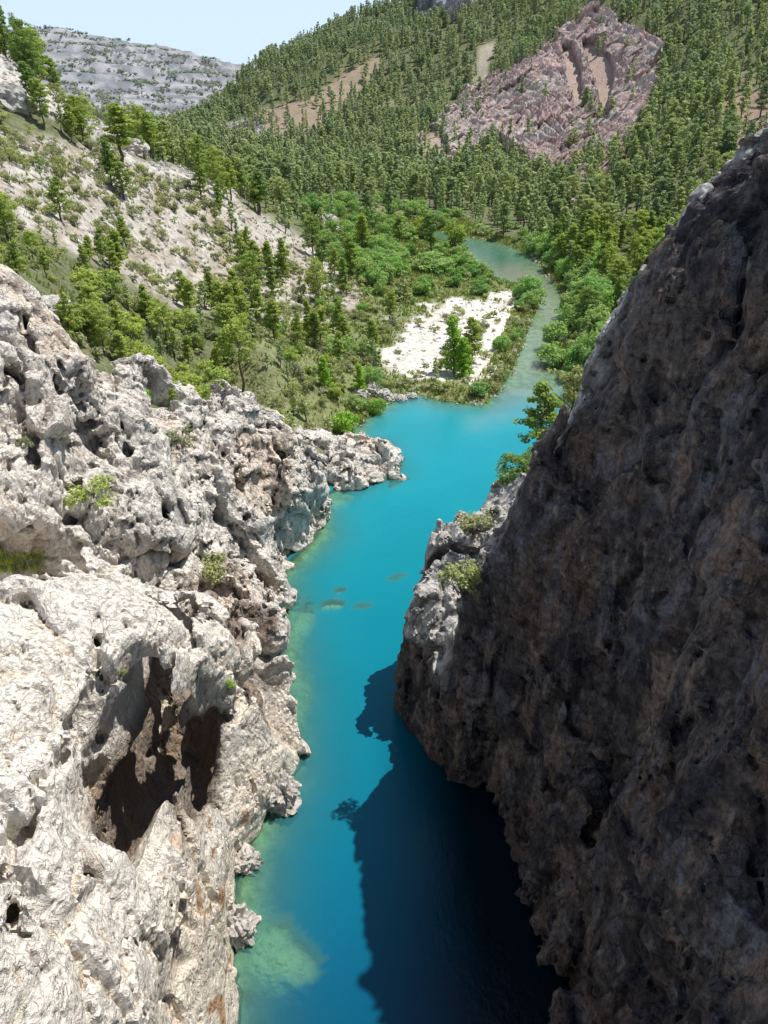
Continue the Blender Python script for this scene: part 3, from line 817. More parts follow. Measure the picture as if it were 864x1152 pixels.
nb_cliff = len(faces_under(LV, LQ)[1]); onrock = np.zeros(len(wy))
near = np.where((wy < 100) & (wy > 5))[0]
for i in near:
    hit = bvh.ray_cast(Vector((wx[i], wy[i], .02)), Vector((0, 0, -1)), 8)
    if hit[0] is not None:
        depth[i] = min(depth[i], -hit[0].z); onrock[i] = hit[2] >= nb_cliff
depth = np.clip(depth, 0, 8)
ycol = [(-30, (.002, .065, .13)), (18, (.002, .075, .14)), (24, (.002, .10, .175)), (32, (.002, .155, .225)), (48, (.003, .20, .255)), (65, (.006, .255, .30)), (90, (.008, .30, .345)),
        (106, (.02, .33, .36)), (116, (.16, .29, .25)), (124, (.33, .31, .25)), (170, (.42, .34, .245)), (203, (.30, .27, .18)), (222, (.07, .22, .165)), (345, (.06, .22, .17))]
yk = [a for a, _ in ycol]
WC = np.stack([np.interp(wy, yk, [c[k] for _, c in ycol]) for k in range(3)], 1)
# blue channel of the pool reaches the right bank, silt plume along the middle
pn = fbm(np.stack([wx, wy, wx*0], 1)/9, 3)
teal = sstep(1.5, -4.5, wsd+0)*0
rt = sstep(28, 31, wx+pn*2)*sstep(106, 112, wy)*sstep(128, 122, wy)
WC = WC*(1-.8*rt[:, None])+np.array([.03, .27, .25])*.8*rt[:, None]
silt = sstep(97, 111, wy+pn*8-(wx-14)*.35)*sstep(127, 119, wy)*sstep(4, 15, wx+pn*5)*(1-rt)
WC = WC*(1-.75*silt[:, None])+np.array([.20, .31, .29])*.75*silt[:, None]
WC = WC*(1+.12*pn[:, None])*np.where((wy < 112)[:, None], np.array([[.7, .90, .98]]), 1.)
shal = (np.exp(-depth/.65)*np.where(wy < 108, .75, .0))[:, None]
WC = WC*(1-shal)+np.array([.14, .32, .23])*shal
gloom = sstep(-1.5, 5.5, wx+pn)*sstep(52, 38, wy)        # shade under the overhanging wall, painted into the water colour
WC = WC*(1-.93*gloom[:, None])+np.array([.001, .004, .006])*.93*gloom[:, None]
k = np.interp(wy, [0, 60, 104, 116, 345], [1.0, .95, .9, 1.1, .9])
op = 1-np.exp(-(depth/k)*np.interp(wy, [0, 100, 118, 345], [1.15, 1.25, 1.0, 1.2]))
rk = (onrock*np.exp(-depth/1.5)*.5)[:, None]
WC = WC*(1-rk)+np.array([.11, .32, .26])*rk
op = np.clip(op*1.03, .12, .985); op = np.where(onrock > 0, np.maximum(op, .45)*.9, op)
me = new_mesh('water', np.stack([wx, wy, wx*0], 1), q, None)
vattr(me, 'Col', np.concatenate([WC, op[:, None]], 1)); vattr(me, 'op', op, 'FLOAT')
N = NT('river_water'); P = N.obj()
rip = N.noise(N.mapv(P, (1, .6, 1)), 3.2, 4, .65); rip2 = N.noise(P, .6, 3)
bmp = N.bump(N.math('ADD', rip, N.math('MULTIPLY', rip2, 1.5)), .05, .6)
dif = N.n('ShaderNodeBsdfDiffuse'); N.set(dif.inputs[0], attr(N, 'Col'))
tra = N.n('ShaderNodeBsdfTransparent'); tra.inputs[0].default_value = (.62, .88, .80, 1)
m1 = N.n('ShaderNodeMixShader'); N.set(m1.inputs[0], attr(N, 'op', 'Fac')); N.set(m1.inputs[1], tra.outputs[0]); N.set(m1.inputs[2], dif.outputs[0])
gl = N.n('ShaderNodeBsdfGlossy'); gl.inputs['Roughness'].default_value = .06; N.set(gl.inputs['Normal'], bmp)
fr = N.n('ShaderNodeFresnel'); fr.inputs[0].default_value = 1.33; N.set(fr.inputs['Normal'], bmp)
m2 = N.n('ShaderNodeMixShader'); N.set(m2.inputs[0], fr.outputs[0]); N.set(m2.inputs[1], m1.outputs[0]); N.set(m2.inputs[2], gl.outputs[0])
me.materials.append(N.finish(m2.outputs[0]))
add_obj('water', me, kind='structure', label='turquoise river pool running through the gorge', category='water')
print('water', len(q), time.time()-T0)

# ------------------------------------------------------------------ rock faces on the hillsides
def rock_patch(poly, step, fn, mat, label, name='rock_face', feather=6., base=0.):
    pts = np.array([on_ground(a, b, 300) for a, b in poly])
    x0, y0 = pts[:, 0].min()-25, pts[:, 1].min()-40; x1, y1 = pts[:, 0].max()+25, pts[:, 1].max()+60
    X, Y = np.meshgrid(np.arange(x0, x1, step), np.arange(y0, y1, step), indexing='ij')
    x, y = X.ravel(), Y.ravel()
    z = height(x, y, False)
    px, py, d = proj(x, y, z)
    n = fbm(np.stack([x, y, z], 1)/18, 3)
    sd = poly_sd(px+n*14, py+n*12, poly)
    q = grid_faces(*X.shape); keep = (sd[q] < 3).any(1); q = q[keep]
    u = np.unique(q); mp = np.full(len(x), -1); mp[u] = np.arange(len(u)); q = mp[q]
    x, y, z, px, py, sd = (a[u] for a in (x, y, z, px, py, sd))
    m = sstep(2.5, -feather, sd)
    P = np.stack([x, y, z], 1)
    D, colr = fn(P, px, py)
    nrm = np.array([-.15, -.72, .55])
    V = P+nrm*((D+1.5+base)*m-2.2*(1-m))[:, None]
    me = new_mesh(name, V, q, mat, False)
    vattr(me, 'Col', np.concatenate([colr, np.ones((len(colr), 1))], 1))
    return add_obj(name, me, kind='structure', label=label, category='rock face')

N = NT('bedded_rock'); P = N.obj(); vc = attr(N, 'Col')
nn = N.noise(P, .35, 6, .65); n3 = N.noise(P, 1.5, 4, .6)
c = N.mix(N.ramp(nn, .35, .65), N.mix(1., vc, (.68, .66, .68), 'MULTIPLY'), N.mix(1., vc, (1.25, 1.22, 1.2), 'MULTIPLY'))
geo = N.n('ShaderNodeNewGeometry')
c = N.mix(N.ramp(geo.outputs['Pointiness'], .40, .49, .7, 0), c, N.mix(1., vc, (.3, .3, .34), 'MULTIPLY'))
MAT_BED = N.finish(N.bsdf(c, .95, N.bump(N.math('ADD', nn, N.math('MULTIPLY', n3, .4)), 1.2), .1))

GULLY = [[(634, 58), (642, 55), (652, 85), (654, 112), (646, 118), (638, 90)], [(655, 52), (668, 50), (686, 70), (690, 95), (684, 112), (681, 142), (673, 140), (672, 95), (662, 72)],
                 [(470, 165), (485, 148), (498, 150), (503, 175), (497, 192), (480, 188)]]
def red_fn(P, px, py):
    w = fbm(P/30, 3)
    th = .80+.25*sstep(600, 660, px)
    q = (P[:, 0]*np.sin(th)*.9+P[:, 2]*np.cos(th)*1.25+w*9)/6.0
    fr = q-np.floor(q); b = np.floor(q)
    saw = np.where(fr < .75, fr/.75, (1-fr)/.25)
    hb = perlin(np.stack([b*7.13, b*3.1, P[:, 0]/25], 1))
    D = (saw-.4)*(3.6+3.0*hb)
    q2 = q*2.7; f2_ = q2-np.floor(q2); D += (f2_-.5)*.5
    f1, f2, c, t = cells(P/14+3); D += t*2.5+(c-.5)*2.4
    f1, f2, c, t = cells(P/5+3); D += t*.25+(c-.5)*.2
    D += .3*fbm(P/4, 2, ridged=True)
    jx, jy = px+w*5, py+w*5
    for poly in GULLY:
        D -= 10*sstep(2.5, -1.0, poly_sd(jx, jy, poly))
    C = np.array([.52, .40, .365])[None]*(1+.35*hb[:, None])
    pale = np.maximum(sstep(560, 500, px), sstep(.05, .3, perlin(P/22+9)))
    C = C*(1-.75*pale[:, None])+np.array([.56, .51, .46])*.75*pale[:, None]
    C = C*(1-.45*(fr[:, None] > .8))
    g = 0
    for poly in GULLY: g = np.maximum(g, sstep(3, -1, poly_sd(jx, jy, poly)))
    C = C*(1-.55*np.reshape(g, (-1, 1)))  # gully shade painted darker into the rock colour
    return D, C.clip(.02, .8)
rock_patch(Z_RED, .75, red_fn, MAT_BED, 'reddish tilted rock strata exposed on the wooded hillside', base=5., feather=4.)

def grey_fn(P, px, py):
    f1, f2, c, t = cells(P/22+3); D = t*14+(c-.5)*8+1
    f1, f2, c, t = cells(P/8+3); D += t*4+(c-.5)*3
    D += 1.5*fbm(P/5, 3, ridged=True)
    C = np.tile(np.array([.44, .42, .41]), (len(P), 1))*(1+.25*perlin(P/9))[:, None]
    return D, C
rock_patch([(240, 168), (245, 150), (262, 140), (275, 123), (292, 128), (298, 150), (288, 172), (265, 178)], .9, grey_fn, MAT_BED, 'grey jagged outcrop at the foot of the bare hillside', feather=3.)
def crag_fn(P, px, py):
    f1, f2, c, t = cells(P*np.array([1, 1, .5])/60+3); D = t*45+(c-.5)*25+25
    f1, f2, c, t = cells(P*np.array([1, 1, .5])/20+3); D += t*10
    C = np.tile(np.array([.40, .40, .45]), (len(P), 1))  # bluish from haze put into the rock colour
    return D, C
rock_patch([(470, 20), (482, -10), (500, -25), (540, -25), (545, 5), (520, 20)], 6., crag_fn, MAT_BED, 'pale bluish crag on the skyline beyond the wooded hill', feather=4.)
print('patches', time.time()-T0)

# ------------------------------------------------------------------ vegetation
def foliage(name, cols, transl=.3):
    N = NT(name)
    t = N.n('ShaderNodeAttribute', attribute_name='tint').outputs['Fac']
    r = N.n('ShaderNodeObjectInfo').outputs['Random']
    base = N.n('ShaderNodeAttribute', attribute_name='treecol').outputs['Fac']
    sel = N.math('ADD', N.math('MULTIPLY', r, .999), base); sel = N.math('FRACT', sel, 0)
    a = N.mix(N.ramp(sel, 0, .5), cols[0], cols[1]); a = N.mix(N.ramp(sel, .55, 1.), a, cols[2])
    a = N.mix(attr(N, 'haze', 'Fac'), a, (.40, .46, .47))  # distance haze mixed into the leaf colour
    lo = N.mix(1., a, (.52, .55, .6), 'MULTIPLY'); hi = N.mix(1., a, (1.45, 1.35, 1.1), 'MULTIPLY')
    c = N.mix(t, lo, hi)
    d = N.n('ShaderNodeBsdfDiffuse'); N.set(d.inputs[0], c)
    tr = N.n('ShaderNodeBsdfTranslucent'); N.set(tr.inputs[0], N.mix(1., c, (1.25, 1.3, .7), 'MULTIPLY'))
    m = N.n('ShaderNodeMixShader'); m.inputs[0].default_value = transl; N.set(m.inputs[1], d.outputs[0]); N.set(m.inputs[2], tr.outputs[0])
    return N.finish(m.outputs[0])
F_PINE = foliage('pine_foliage', [(0.319, 0.438, 0.142), (0.396, 0.488, 0.155), (0.231, 0.350, 0.142)], .42)
F_OLIVE = foliage('olive_pine_foliage', [(0.389, 0.487, 0.162), (0.454, 0.546, 0.184), (0.313, 0.416, 0.151)], .42)
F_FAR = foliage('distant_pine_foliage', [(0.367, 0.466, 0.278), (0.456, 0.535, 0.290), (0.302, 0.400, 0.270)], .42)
F_LEAF = foliage('broadleaf_foliage', [(0.286, 0.481, 0.169), (0.351, 0.494, 0.221), (0.221, 0.416, 0.169)], .4)
F_SHRUB = foliage('shrub_foliage', [(0.360, 0.396, 0.264), (0.408, 0.456, 0.228), (0.288, 0.318, 0.240)], .35)
F_BRIGHT = foliage('young_pine_foliage', [(0.315, 0.540, 0.105), (0.390, 0.600, 0.120), (0.270, 0.465, 0.120)], .4)
N = NT('bark'); nn = N.noise(N.mapv(N.obj(), (3, 3, .6)), 3, 4)
MAT_BARK = N.finish(N.bsdf(N.mix(nn, (.10, .075, .06), (.2, .16, .13)), .95))
N = NT('pale_bark'); MAT_PALE = N.finish(N.bsdf((.35, .32, .28), .95))

def tube(p0, p1, r0, r1, sides=5):
    p0, p1 = np.array(p0, float), np.array(p1, float); d = p1-p0; d /= np.linalg.norm(d)+1e-9
    a = np.cross(d, [0, 0, 1] if abs(d[2]) < .9 else [1, 0, 0]); a /= np.linalg.norm(a); b = np.cross(d, a)
    th = np.arange(sides)*2*np.pi/sides
    ring = np.cos(th)[:, None]*a+np.sin(th)[:, None]*b
    V = np.concatenate([p0+ring*r0, p1+ring*r1]); i = np.arange(sides); j = (i+1) % sides
    return V, np.stack([i, j, j+sides, i+sides], 1)
class Wood:
    def __init__(s): s.V = []; s.F = []; s.n = 0
    def add(s, V, F): s.V.append(V); s.F.append(F+s.n); s.n += len(V)
    def seg(s, *a): s.add(*tube(*a))
    def get(s): return np.concatenate(s.V), np.concatenate(s.F)

def leaves(centers, radii, n_per, size, rng, flat=.6, up=.5):
    """n_per small faces in every puff"""
    C = np.repeat(centers, n_per, 0); R = np.repeat(radii, n_per)
    n = len(C)
    d = rng.normal(size=(n, 3)); d /= np.linalg.norm(d, axis=1)[:, None]
    rr = rng.uniform(.35, 1.0, n)**.6
    off = d*rr[:, None]*R[:, None]; off[:, 2] *= flat
    P = C+off
    nn = d+rng.normal(size=(n, 3))*.7; nn[:, 2] += up; nn /= np.linalg.norm(nn, axis=1)[:, None]
    a = np.cross(nn, rng.normal(size=(n, 3))); a /= np.linalg.norm(a, axis=1)[:, None]; b = np.cross(nn, a)
    s = size*rng.uniform(.6, 1.3, n)[:, None]
    V = np.stack([P+a*s, P-a*s*.5+b*s*.62, P-a*s*.5-b*s*.62], 1).reshape(-1, 3)
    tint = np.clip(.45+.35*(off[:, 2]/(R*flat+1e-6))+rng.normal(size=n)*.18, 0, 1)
    return V, np.arange(n*3).reshape(-1, 3), tint

def pine_pts(rng, H, R, nb, h0=.25, style='cone'):
    cs, rs, wood = [], [], Wood()
    bend = rng.normal(size=2)*H*.03
    tp_ = lambda h: np.array([bend[0]*(h/H)**2+.02*H*math.sin(h*1.3+bend[1]), bend[1]*(h/H)**2, h])
    k = 6; r0 = .022*H
    for i in range(k): wood.seg(tp_(H*i/k*.97), tp_(H*(i+1)/k*.97), r0*(1-i/k)+.015*(1), r0*(1-(i+1)/k)+.015, 6)
    for i in range(nb):
        u = (i+.5)/nb; h = H*(h0+(.98-h0)*u)
        if style == 'cone': L = R*((1-u)**.75*.95+.10)
        elif style == 'umbrella': L = R*(.45+.65*math.sin(math.pi*min(1, u*.85+.15)))
        else: L = R*(.25+.85*math.sin(math.pi*(u*.8+.15))**1.2)
        L *= rng.uniform(.55, 1.15); az = i*2.4+rng.normal()*.4
        el = rng.uniform(.0, .45)+(.3 if style == 'umbrella' else .1)*u
        d = np.array([math.cos(az)*math.cos(el), math.sin(az)*math.cos(el), math.sin(el)])
        p0 = tp_(h); p1 = p0+d*L
        wood.seg(p0, p1, r0*.3*(1-u*.6)+.01, .008, 3)
        for f in ((.45, .75, 1.) if L > R*.45 else (.6, 1.)):
            cs.append(p0+d*L*f+rng.normal(size=3)*R*.06); rs.append(R*(.20+.12*rng.random())*(1.1-.2*f))
    cs.append(tp_(H*.99)); rs.append(R*.16)
    return np.array(cs), np.array(rs), wood

def bush_pts(rng, H, R, n):
    cs, rs, wood = [], [], Wood()
    for i in range(n):
        az = rng.uniform(0, 6.283); rr = R*math.sqrt(rng.random())*.8; h = H*(.25+.6*rng.random()*(1-(rr/R)**2*.5))
        c = np.array([math.cos(az)*rr, math.sin(az)*rr, h]); cs.append(c); rs.append(R*rng.uniform(.24, .42))
        if i % 3 == 0: wood.seg((rng.normal()*.05*R, rng.normal()*.05*R, -.2), c, .02*H+.01, .008, 3)
    return np.array(cs), np.array(rs), wood

def veg(rng, kind, lod):
    """returns (leaf V, F, tint), (wood V, F), height. lod 0 near, 1 far"""
    if kind == 'pine':
        st = ['cone', 'round', 'cone', 'umbrella', 'round', 'cone'][int(rng.integers(6))]
        H = 9.; R = {'cone': 1.9, 'round': 2.0, 'umbrella': 2.5}[st]*rng.uniform(.85, 1.2)
        if lod == 0: cs, rs, w = pine_pts(rng, H, R, 34, rng.uniform(.12, .34), st); L = leaves(cs, rs, 44, .19, rng, .6, .8)
        else: cs, rs, w = pine_pts(rng, H, R*.95, 13, rng.uniform(.05, .3), 'cone' if st == 'round' else st); L = leaves(cs, rs*1.5, 6, .55, rng, .7, 1.3)
    elif kind == 'young':
        H = 9.; cs, rs, w = pine_pts(rng, H, 2.3, 44, .04, 'cone'); L = leaves(cs, rs*1.1, 44, .20, rng, .7, .8)
    elif kind == 'bare':
        H = 9.; cs, rs, w = pine_pts(rng, H, 2.6, 20, .5, 'umbrella'); L = leaves(cs, rs*.8, 20, .24, rng)
    elif kind == 'leafy':
        H = 5.5; R = rng.uniform(2.1, 3.0)
        cs, rs, w = bush_pts(rng, H, R, 34 if lod == 0 else 9); L = leaves(cs, rs if lod == 0 else rs*1.3, 60 if lod == 0 else 12, .22 if lod == 0 else .7, rng, .85)
    else:
        H = 1.9; R = rng.uniform(1.0, 1.5)
        cs, rs, w = bush_pts(rng, H, R, 16 if lod == 0 else 4); L = leaves(cs, rs if lod == 0 else rs*1.3, 48 if lod == 0 else 10, .12 if lod == 0 else .42, rng, .85)
    return L, w.get(), H

def variants(kind, n, mat, barkmat=None):
    out = []
    for i in range(n):
        rng = np.random.default_rng(hash((kind, i)) % 99991 if False else sum(map(ord, kind))*31+i*7)
        (V, F, t), (WV, WF), H = veg(rng, kind, 0)
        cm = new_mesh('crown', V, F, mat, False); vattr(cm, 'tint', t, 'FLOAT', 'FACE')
        wm = new_mesh('trunk', WV, WF, barkmat or MAT_BARK)
        out.append((cm, wm, H))
    return out
VAR = {'pine': variants('pine', 9, F_PINE), 'young': variants('young', 3, F_BRIGHT), 'bare': variants('bare', 2, F_PINE),
       'leafy': variants('leafy', 6, F_LEAF), 'shrub': variants('shrub', 6, F_SHRUB)}
# far copies of the same kinds carry far foliage with haze put into its colour
PARTN = {'pine': ('crown', 'trunk'), 'young': ('crown', 'trunk'), 'bare': ('crown', 'trunk'), 'leafy': ('crown', 'trunk'), 'shrub': ('foliage', 'stem')}
NAMES = {'pine': 'pine_tree', 'young': 'pine_tree', 'bare': 'pine_tree', 'leafy': 'leafy_tree', 'shrub': 'shrub'}
CATS = {'pine': 'pine tree', 'young': 'pine tree', 'bare': 'pine tree', 'leafy': 'broadleaf tree', 'shrub': 'shrub'}
def plant(kind, loc, h, label, group=None, vi=0, rot=0., wide=1., mat=None, name=None, cat=None):
    cm, wm, H = VAR[kind][vi % len(VAR[kind])]
    r = bpy.data.objects.new(name or NAMES[kind], None); COL.objects.link(r); r.empty_display_size = .3
    s = h/H; r.location = loc; r.scale = (s*wide, s*wide, s); r.rotation_euler = (0, 0, rot)
    r['label'] = label; r['category'] = cat or CATS[kind]
    if group: r['group'] = group
    for me, pn in ((cm, PARTN[kind][0]), (wm, PARTN[kind][1])):
        o = bpy.data.objects.new(pn, me); COL.objects.link(o); o.parent = r
        if mat and me is cm:
            o.material_slots[0].link = 'OBJECT'; o.material_slots[0].material = mat
    return r

# ---- single plants that stand out in the photograph
def G(px, py): return on_ground(px, py)
def Lc(px, py, r=4):
    p = on_mesh(px, py, LV, r); return p
def Rc(px, py, r=4): return on_mesh(px, py, RV, r)
HERO = []
def Rt(px, py, Y):
    """top of the right rock mass at a plan position on the sight line"""
    q = at(px, py, Y); m = (abs(RV[:, 0]-q[0]) < .5) & (abs(RV[:, 1]-q[1]) < .5)
    return np.array([q[0], q[1], RV[m, 2].max() if m.any() else q[2]])
def hero(kind, p, hpx, label, **kw):
    if p is None: return
    d = p[1]*CP+(CAMZ-p[2])*SP
    h = hpx/FOC*d/ .93
    plant(kind, (p[0], p[1], p[2]-.15), h, label, **kw); HERO.append((p[0], p[1], max(1.5, h*.3)))
hero('young', G(510, 420), 60, 'taller of two bright young pines on the white sandbar', vi=0)
hero('young', G(521, 424), 42, 'lower bright young pine in front of the tall one on the white sandbar', vi=1, rot=1.)
hero('pine', G(530, 408), 48, 'loose darker pine at the back right of the sandbar trees', vi=1, wide=1.2)
hero('young', G(365, 438), 36, 'bright young pine on the bank left of the pool', vi=1, rot=2.)
hero('young', G(405, 442), 32, 'slim bright young pine nearest the bank boulders', vi=2, rot=.5)
hero('leafy', G(390, 492), 34, 'vivid green bush hanging over the water behind the headland', vi=1, mat=F_BRIGHT, name='shrub', cat='shrub')
hero('leafy', G(424, 466), 20, 'small round green bush at the left corner of the pool', vi=2, mat=F_BRIGHT, name='shrub', cat='shrub')
hero('bare', G(274, 443), 72, 'pine with a dark bare trunk rising in front of the thicket', vi=0)
hero('leafy', G(219, 458), 40, 'dark rounded bush on the cliff edge left of the bare trunk', vi=3, mat=F_PINE, name='shrub', cat='shrub')
hero('leafy', G(160, 456), 25, 'bright yellow green ball shaped bush on the left cliff rim', vi=4, mat=F_BRIGHT, name='shrub', cat='shrub')
hero('pine', Rt(606, 516, 62), 84, 'slender pine behind the right promontory with airy branches', vi=1, wide=1.25)
hero('bare', Rt(636, 520, 64), 88, 'pale thin pine leaning beside the dark cliff edge', vi=1, wide=.9, mat=F_SHRUB)
hero('leafy', Rt(606, 548, 58), 40, 'broad green bush behind the promontory below the pine', vi=0, mat=F_PINE, name='shrub', cat='shrub', wide=1.1)
hero('leafy', Rt(578, 582, 54), 42, 'yellow green bush at the edge of the dark cliff above the promontory', vi=5, mat=F_PINE, name='shrub', cat='shrub', wide=1.2)
hero('shrub', Rc(538, 598, 6), 28, 'dark low shrub on the back rim of the promontory', vi=0, wide=1.2)
hero('shrub', Rc(514, 668, 6), 34, 'grey green shrub growing on top of the sunlit promontory', vi=1, wide=1.2)
hero('shrub', Rc(530, 642, 6), 20, 'small dry shrub between promontory top and dark wall', vi=3, wide=1.2)
hero('shrub', Lc(98, 558), 24, 'yellow green sprawling shrub rooted in the middle of the left cliff', vi=2, wide=1.7, mat=F_OLIVE)
hero('shrub', Lc(246, 645), 26, 'grey shrub in the gap behind the flat topped cliff block', vi=3, wide=1.2)
hero('shrub', Lc(205, 500), 26, 'olive shrub in the gully on the upper left cliff', vi=4)
hero('shrub', Lc(258, 774), 15, 'tiny green tuft on the cliff face right of the overhang', vi=5, mat=F_BRIGHT)
hero('shrub', Lc(30, 500), 16, 'small olive shrub on the weathered rock at the left edge', vi=5)
hero('shrub', Lc(140, 760), 13, 'pale dry tuft on the cliff face left of the dark cleft', vi=1)
hero('pine', G(137, 186), 58, 'dark dense pine standing alone on the crest of the left spur', vi=0, wide=1.6)
hero('pine', G(38, 128), 48, 'dark pine on the pale scree near the upper left edge', vi=3, wide=1.3)
hero('bare', G(69, 138), 36, 'thin grey pine standing by itself on the pale scree', vi=1, mat=F_SHRUB)
hero('leafy', G(432, 228), 14, 'round light tree at the far end of the green flat', vi=2)
hero('leafy', G(510, 280), 32, 'tall dark green tree on the inner bank of the upper bend', vi=4, mat=F_PINE)
hero('leafy', G(475, 268), 26, 'dark green tree left of the upper bend', vi=5, mat=F_PINE)
hero('leafy', G(487, 305), 22, 'wide flat topped green thicket tree beside the orchard rows', vi=3, wide=2.2, mat=F_LEAF)
hero('leafy', G(540, 447), 20, 'low willow bush at the front tip of the sandbar', vi=1, wide=1.3)
hero('leafy', G(622, 412), 26, 'large pale willow leaning over the right bank of the river', vi=0, wide=1.6)

# ---- scattered plants: sample the fan of ground in front of the gorge
print('heroes', time.time()-T0)
Z_NEARGREEN = [(-80, 240), (40, 275), (110, 310), (200, 355), (260, 365), (380, 370), (420, 400), (440, 440), (400, 490), (340, 480), (240, 465), (110, 430), (60, 340), (-80, 310)]
Z_GROVE = [(110, 165), (200, 195), (265, 225), (330, 250), (400, 290), (420, 340), (340, 345), (290, 345), (240, 330), (200, 320), (180, 260), (130, 230)]
Z_CREST = [(-80, 0), (0, 20), (70, 90), (110, 105), (160, 150), (240, 195), (280, 215), (262, 222), (200, 190), (150, 158), (100, 132), (40, 95), (-80, 40)]
Z_MEADOW = [(330, 235), (400, 222), (520, 245), (540, 262), (470, 262), (450, 300), (440, 330), (400, 330), (350, 260)]
Z_BANK = [(620, 300), (680, 330), (690, 400), (660, 480), (640, 470), (640, 330)]
U0, U1 = -.70, .80
def candidates(n, y0, y1, seed):
    r = np.random.default_rng(seed)
    y = np.sqrt(r.random(n)*(y1*y1-y0*y0)+y0*y0); x = y*r.uniform(U0, U1, n)
    x = x-0.0
    z = height(x, y); px, py, d = proj(x, y, z); sd = poly_sd(x, y, WATER)
    return r, x, y, z, px, py, d, sd
def cnt(y0, y1, dens): return int((U1-U0)*(y1*y1-y0*y0)/2*dens)
def inz(px, py, Zp):
    if Zp is Z_SAND: px, py = sand_jit(px, py)
    return poly_sd(px, py, Zp) < 0
def clear(x, y, m):
    for hx, hy, hr in HERO: m = m & ((x-hx)**2+(y-hy)**2 > hr*hr)
    return m
def slope_ok(x, y, z, lim):
    e = np.maximum(1.0, y*.01)
    sx = (height(x+e, y, False)-height(x-e, y, False))/(2*e)
    return np.abs(sx) < lim
LIST = {'pine': [], 'leafy': [], 'shrub': []}
def under_rock(x, y):
    return (poly_sd(x, y, UNDER_L) < .5) | (poly_sd(x, y, UNDER_R) < 1)
# pines
def pines(y0, y1, dens, seed):
    r, x, y, z, px, py, d, sd = candidates(cnt(y0, y1, dens), y0, y1, seed)
    k = np.full(len(x), .8)
    cl = fbm(np.stack([x, y, z*0], 1)/22, 2)
    k = k+np.where(y > 350, cl*.5, cl*.4)
    zs = lambda Z, v: np.where(inz(px, py, Z), v, k)
    k = zs(Z_FLAT, .03); k = zs(Z_MEADOW, .08)
    k = zs(Z_SLOPE, .06); k = zs(Z_GROVE, .22+cl*1.3); k = zs(Z_NEARGREEN, .62+cl*.5)
    k = zs(Z_SCREE, .0); k = zs(Z_CREST, .95); k = zs(Z_SAND, .0); k = zs(Z_BARE, .16); k = zs(Z_RED, .10); k = zs(Z_BARE2, 0.); k = zs(Z_BARE3, .12)
    k = np.where(sd < 3, 0, k); k = np.where((px > 600) & (py > 180) & (py < 420) & (sd > 6) & (y < 420) & ~inz(px, py, Z_BANK), .95, k)
    m = (r.random(len(x)) < k) & ~((y < 95) & under_rock(x, y))
    m = clear(x, y, m)
    h = np.interp(y, [55, 95, 130, 200, 400, 900], [3.2, 4.0, 5.8, 8.5, 11, 12])*r.uniform(.5, 1.25, len(x))
    for i in np.where(m)[0]: LIST['pine'].append((x[i], y[i], z[i], h[i], px[i], py[i], d[i], r.random()))
pines(60, 130, .085, 1); pines(130, 320, .040, 2); pines(320, 560, .036, 3); pines(560, 1150, .029, 4)
# broadleaf along the river, flats
def leafy(y0, y1, dens, seed):
    r, x, y, z, px, py, d, sd = candidates(cnt(y0, y1, dens), y0, y1, seed)
    k = np.zeros(len(x)); bank = (sd > .8) & (sd < 9+y*.02)
    k = np.where(bank & (y > 108), .75, k); k = np.where(inz(px, py, Z_BANK) & (sd > .5), 1., k)
    k = np.where(inz(px, py, Z_FLAT) & ~bank & (sd > 0), .25, k); k = np.where(inz(px, py, Z_MEADOW), .9, k)
    k = np.where(inz(px, py, Z_NEARGREEN), .5, k)
    k = np.where(inz(px, py, Z_SAND), 0, k); k = np.where(y > 330, k*.4, k)
    k = np.where((x < 22) & (y > 108) & (y < 150) & (px > 400), k*.15, k)    # low growth only round the sandbar
    m = clear(x, y, (r.random(len(x)) < k) & (sd > .3) & ~((y < 95) & under_rock(x, y)))
    hb = np.where(px > 590, 5.6, np.where(inz(px, py, Z_MEADOW), 5.0, 3.2))
    h = hb*r.uniform(.55, 1.2, len(x))
    for i in np.where(m)[0]: LIST['leafy'].append((x[i], y[i], z[i], h[i], px[i], py[i], d[i], r.random()))
leafy(62, 110, .07, 5); leafy(110, 230, .07, 6); leafy(230, 480, .022, 7)
# shrubs
def shrubs(y0, y1, dens, seed):
    r, x, y, z, px, py, d, sd = candidates(cnt(y0, y1, dens), y0, y1, seed)
    cl = fbm(np.stack([x, y, z*0], 1)/16+40, 2)
    k = np.full(len(x), .15)+cl*.3
    zs = lambda Z, v: np.where(inz(px, py, Z), v, k)
    k = zs(Z_FLAT, .5+cl); k = zs(Z_SLOPE, .95+cl*1.2); k = zs(Z_SCREE, .08); k = zs(Z_NEARGREEN, .75); k = zs(Z_SAND, .05+.25*sstep(480, 420, px)); k = zs(Z_BARE, .5); k = zs(Z_RED, .08)
    k = zs([(440, 440), (600, 322), (570, 440), (520, 455)], .35)
    edge = (sd > .4) & (sd < 4) & (y > 104); k = np.where(edge, .9, k)
    m = clear(x, y, (r.random(len(x)) < k) & (sd > .3) & ~((y < 95) & under_rock(x, y)))
    h = np.interp(y, [60, 120, 300, 800], [1.3, 1.6, 2.2, 3.6])*r.uniform(.5, 1.3, len(x))
    for i in np.where(m)[0]: LIST['shrub'].append((x[i], y[i], z[i], h[i], px[i], py[i], d[i], r.random()))
shrubs(60, 110, .16, 8); shrubs(110, 180, .20, 9); shrubs(180, 330, .028, 10); shrubs(450, 950, .004, 11)
print({k: len(v) for k, v in LIST.items()}, time.time()-T0)

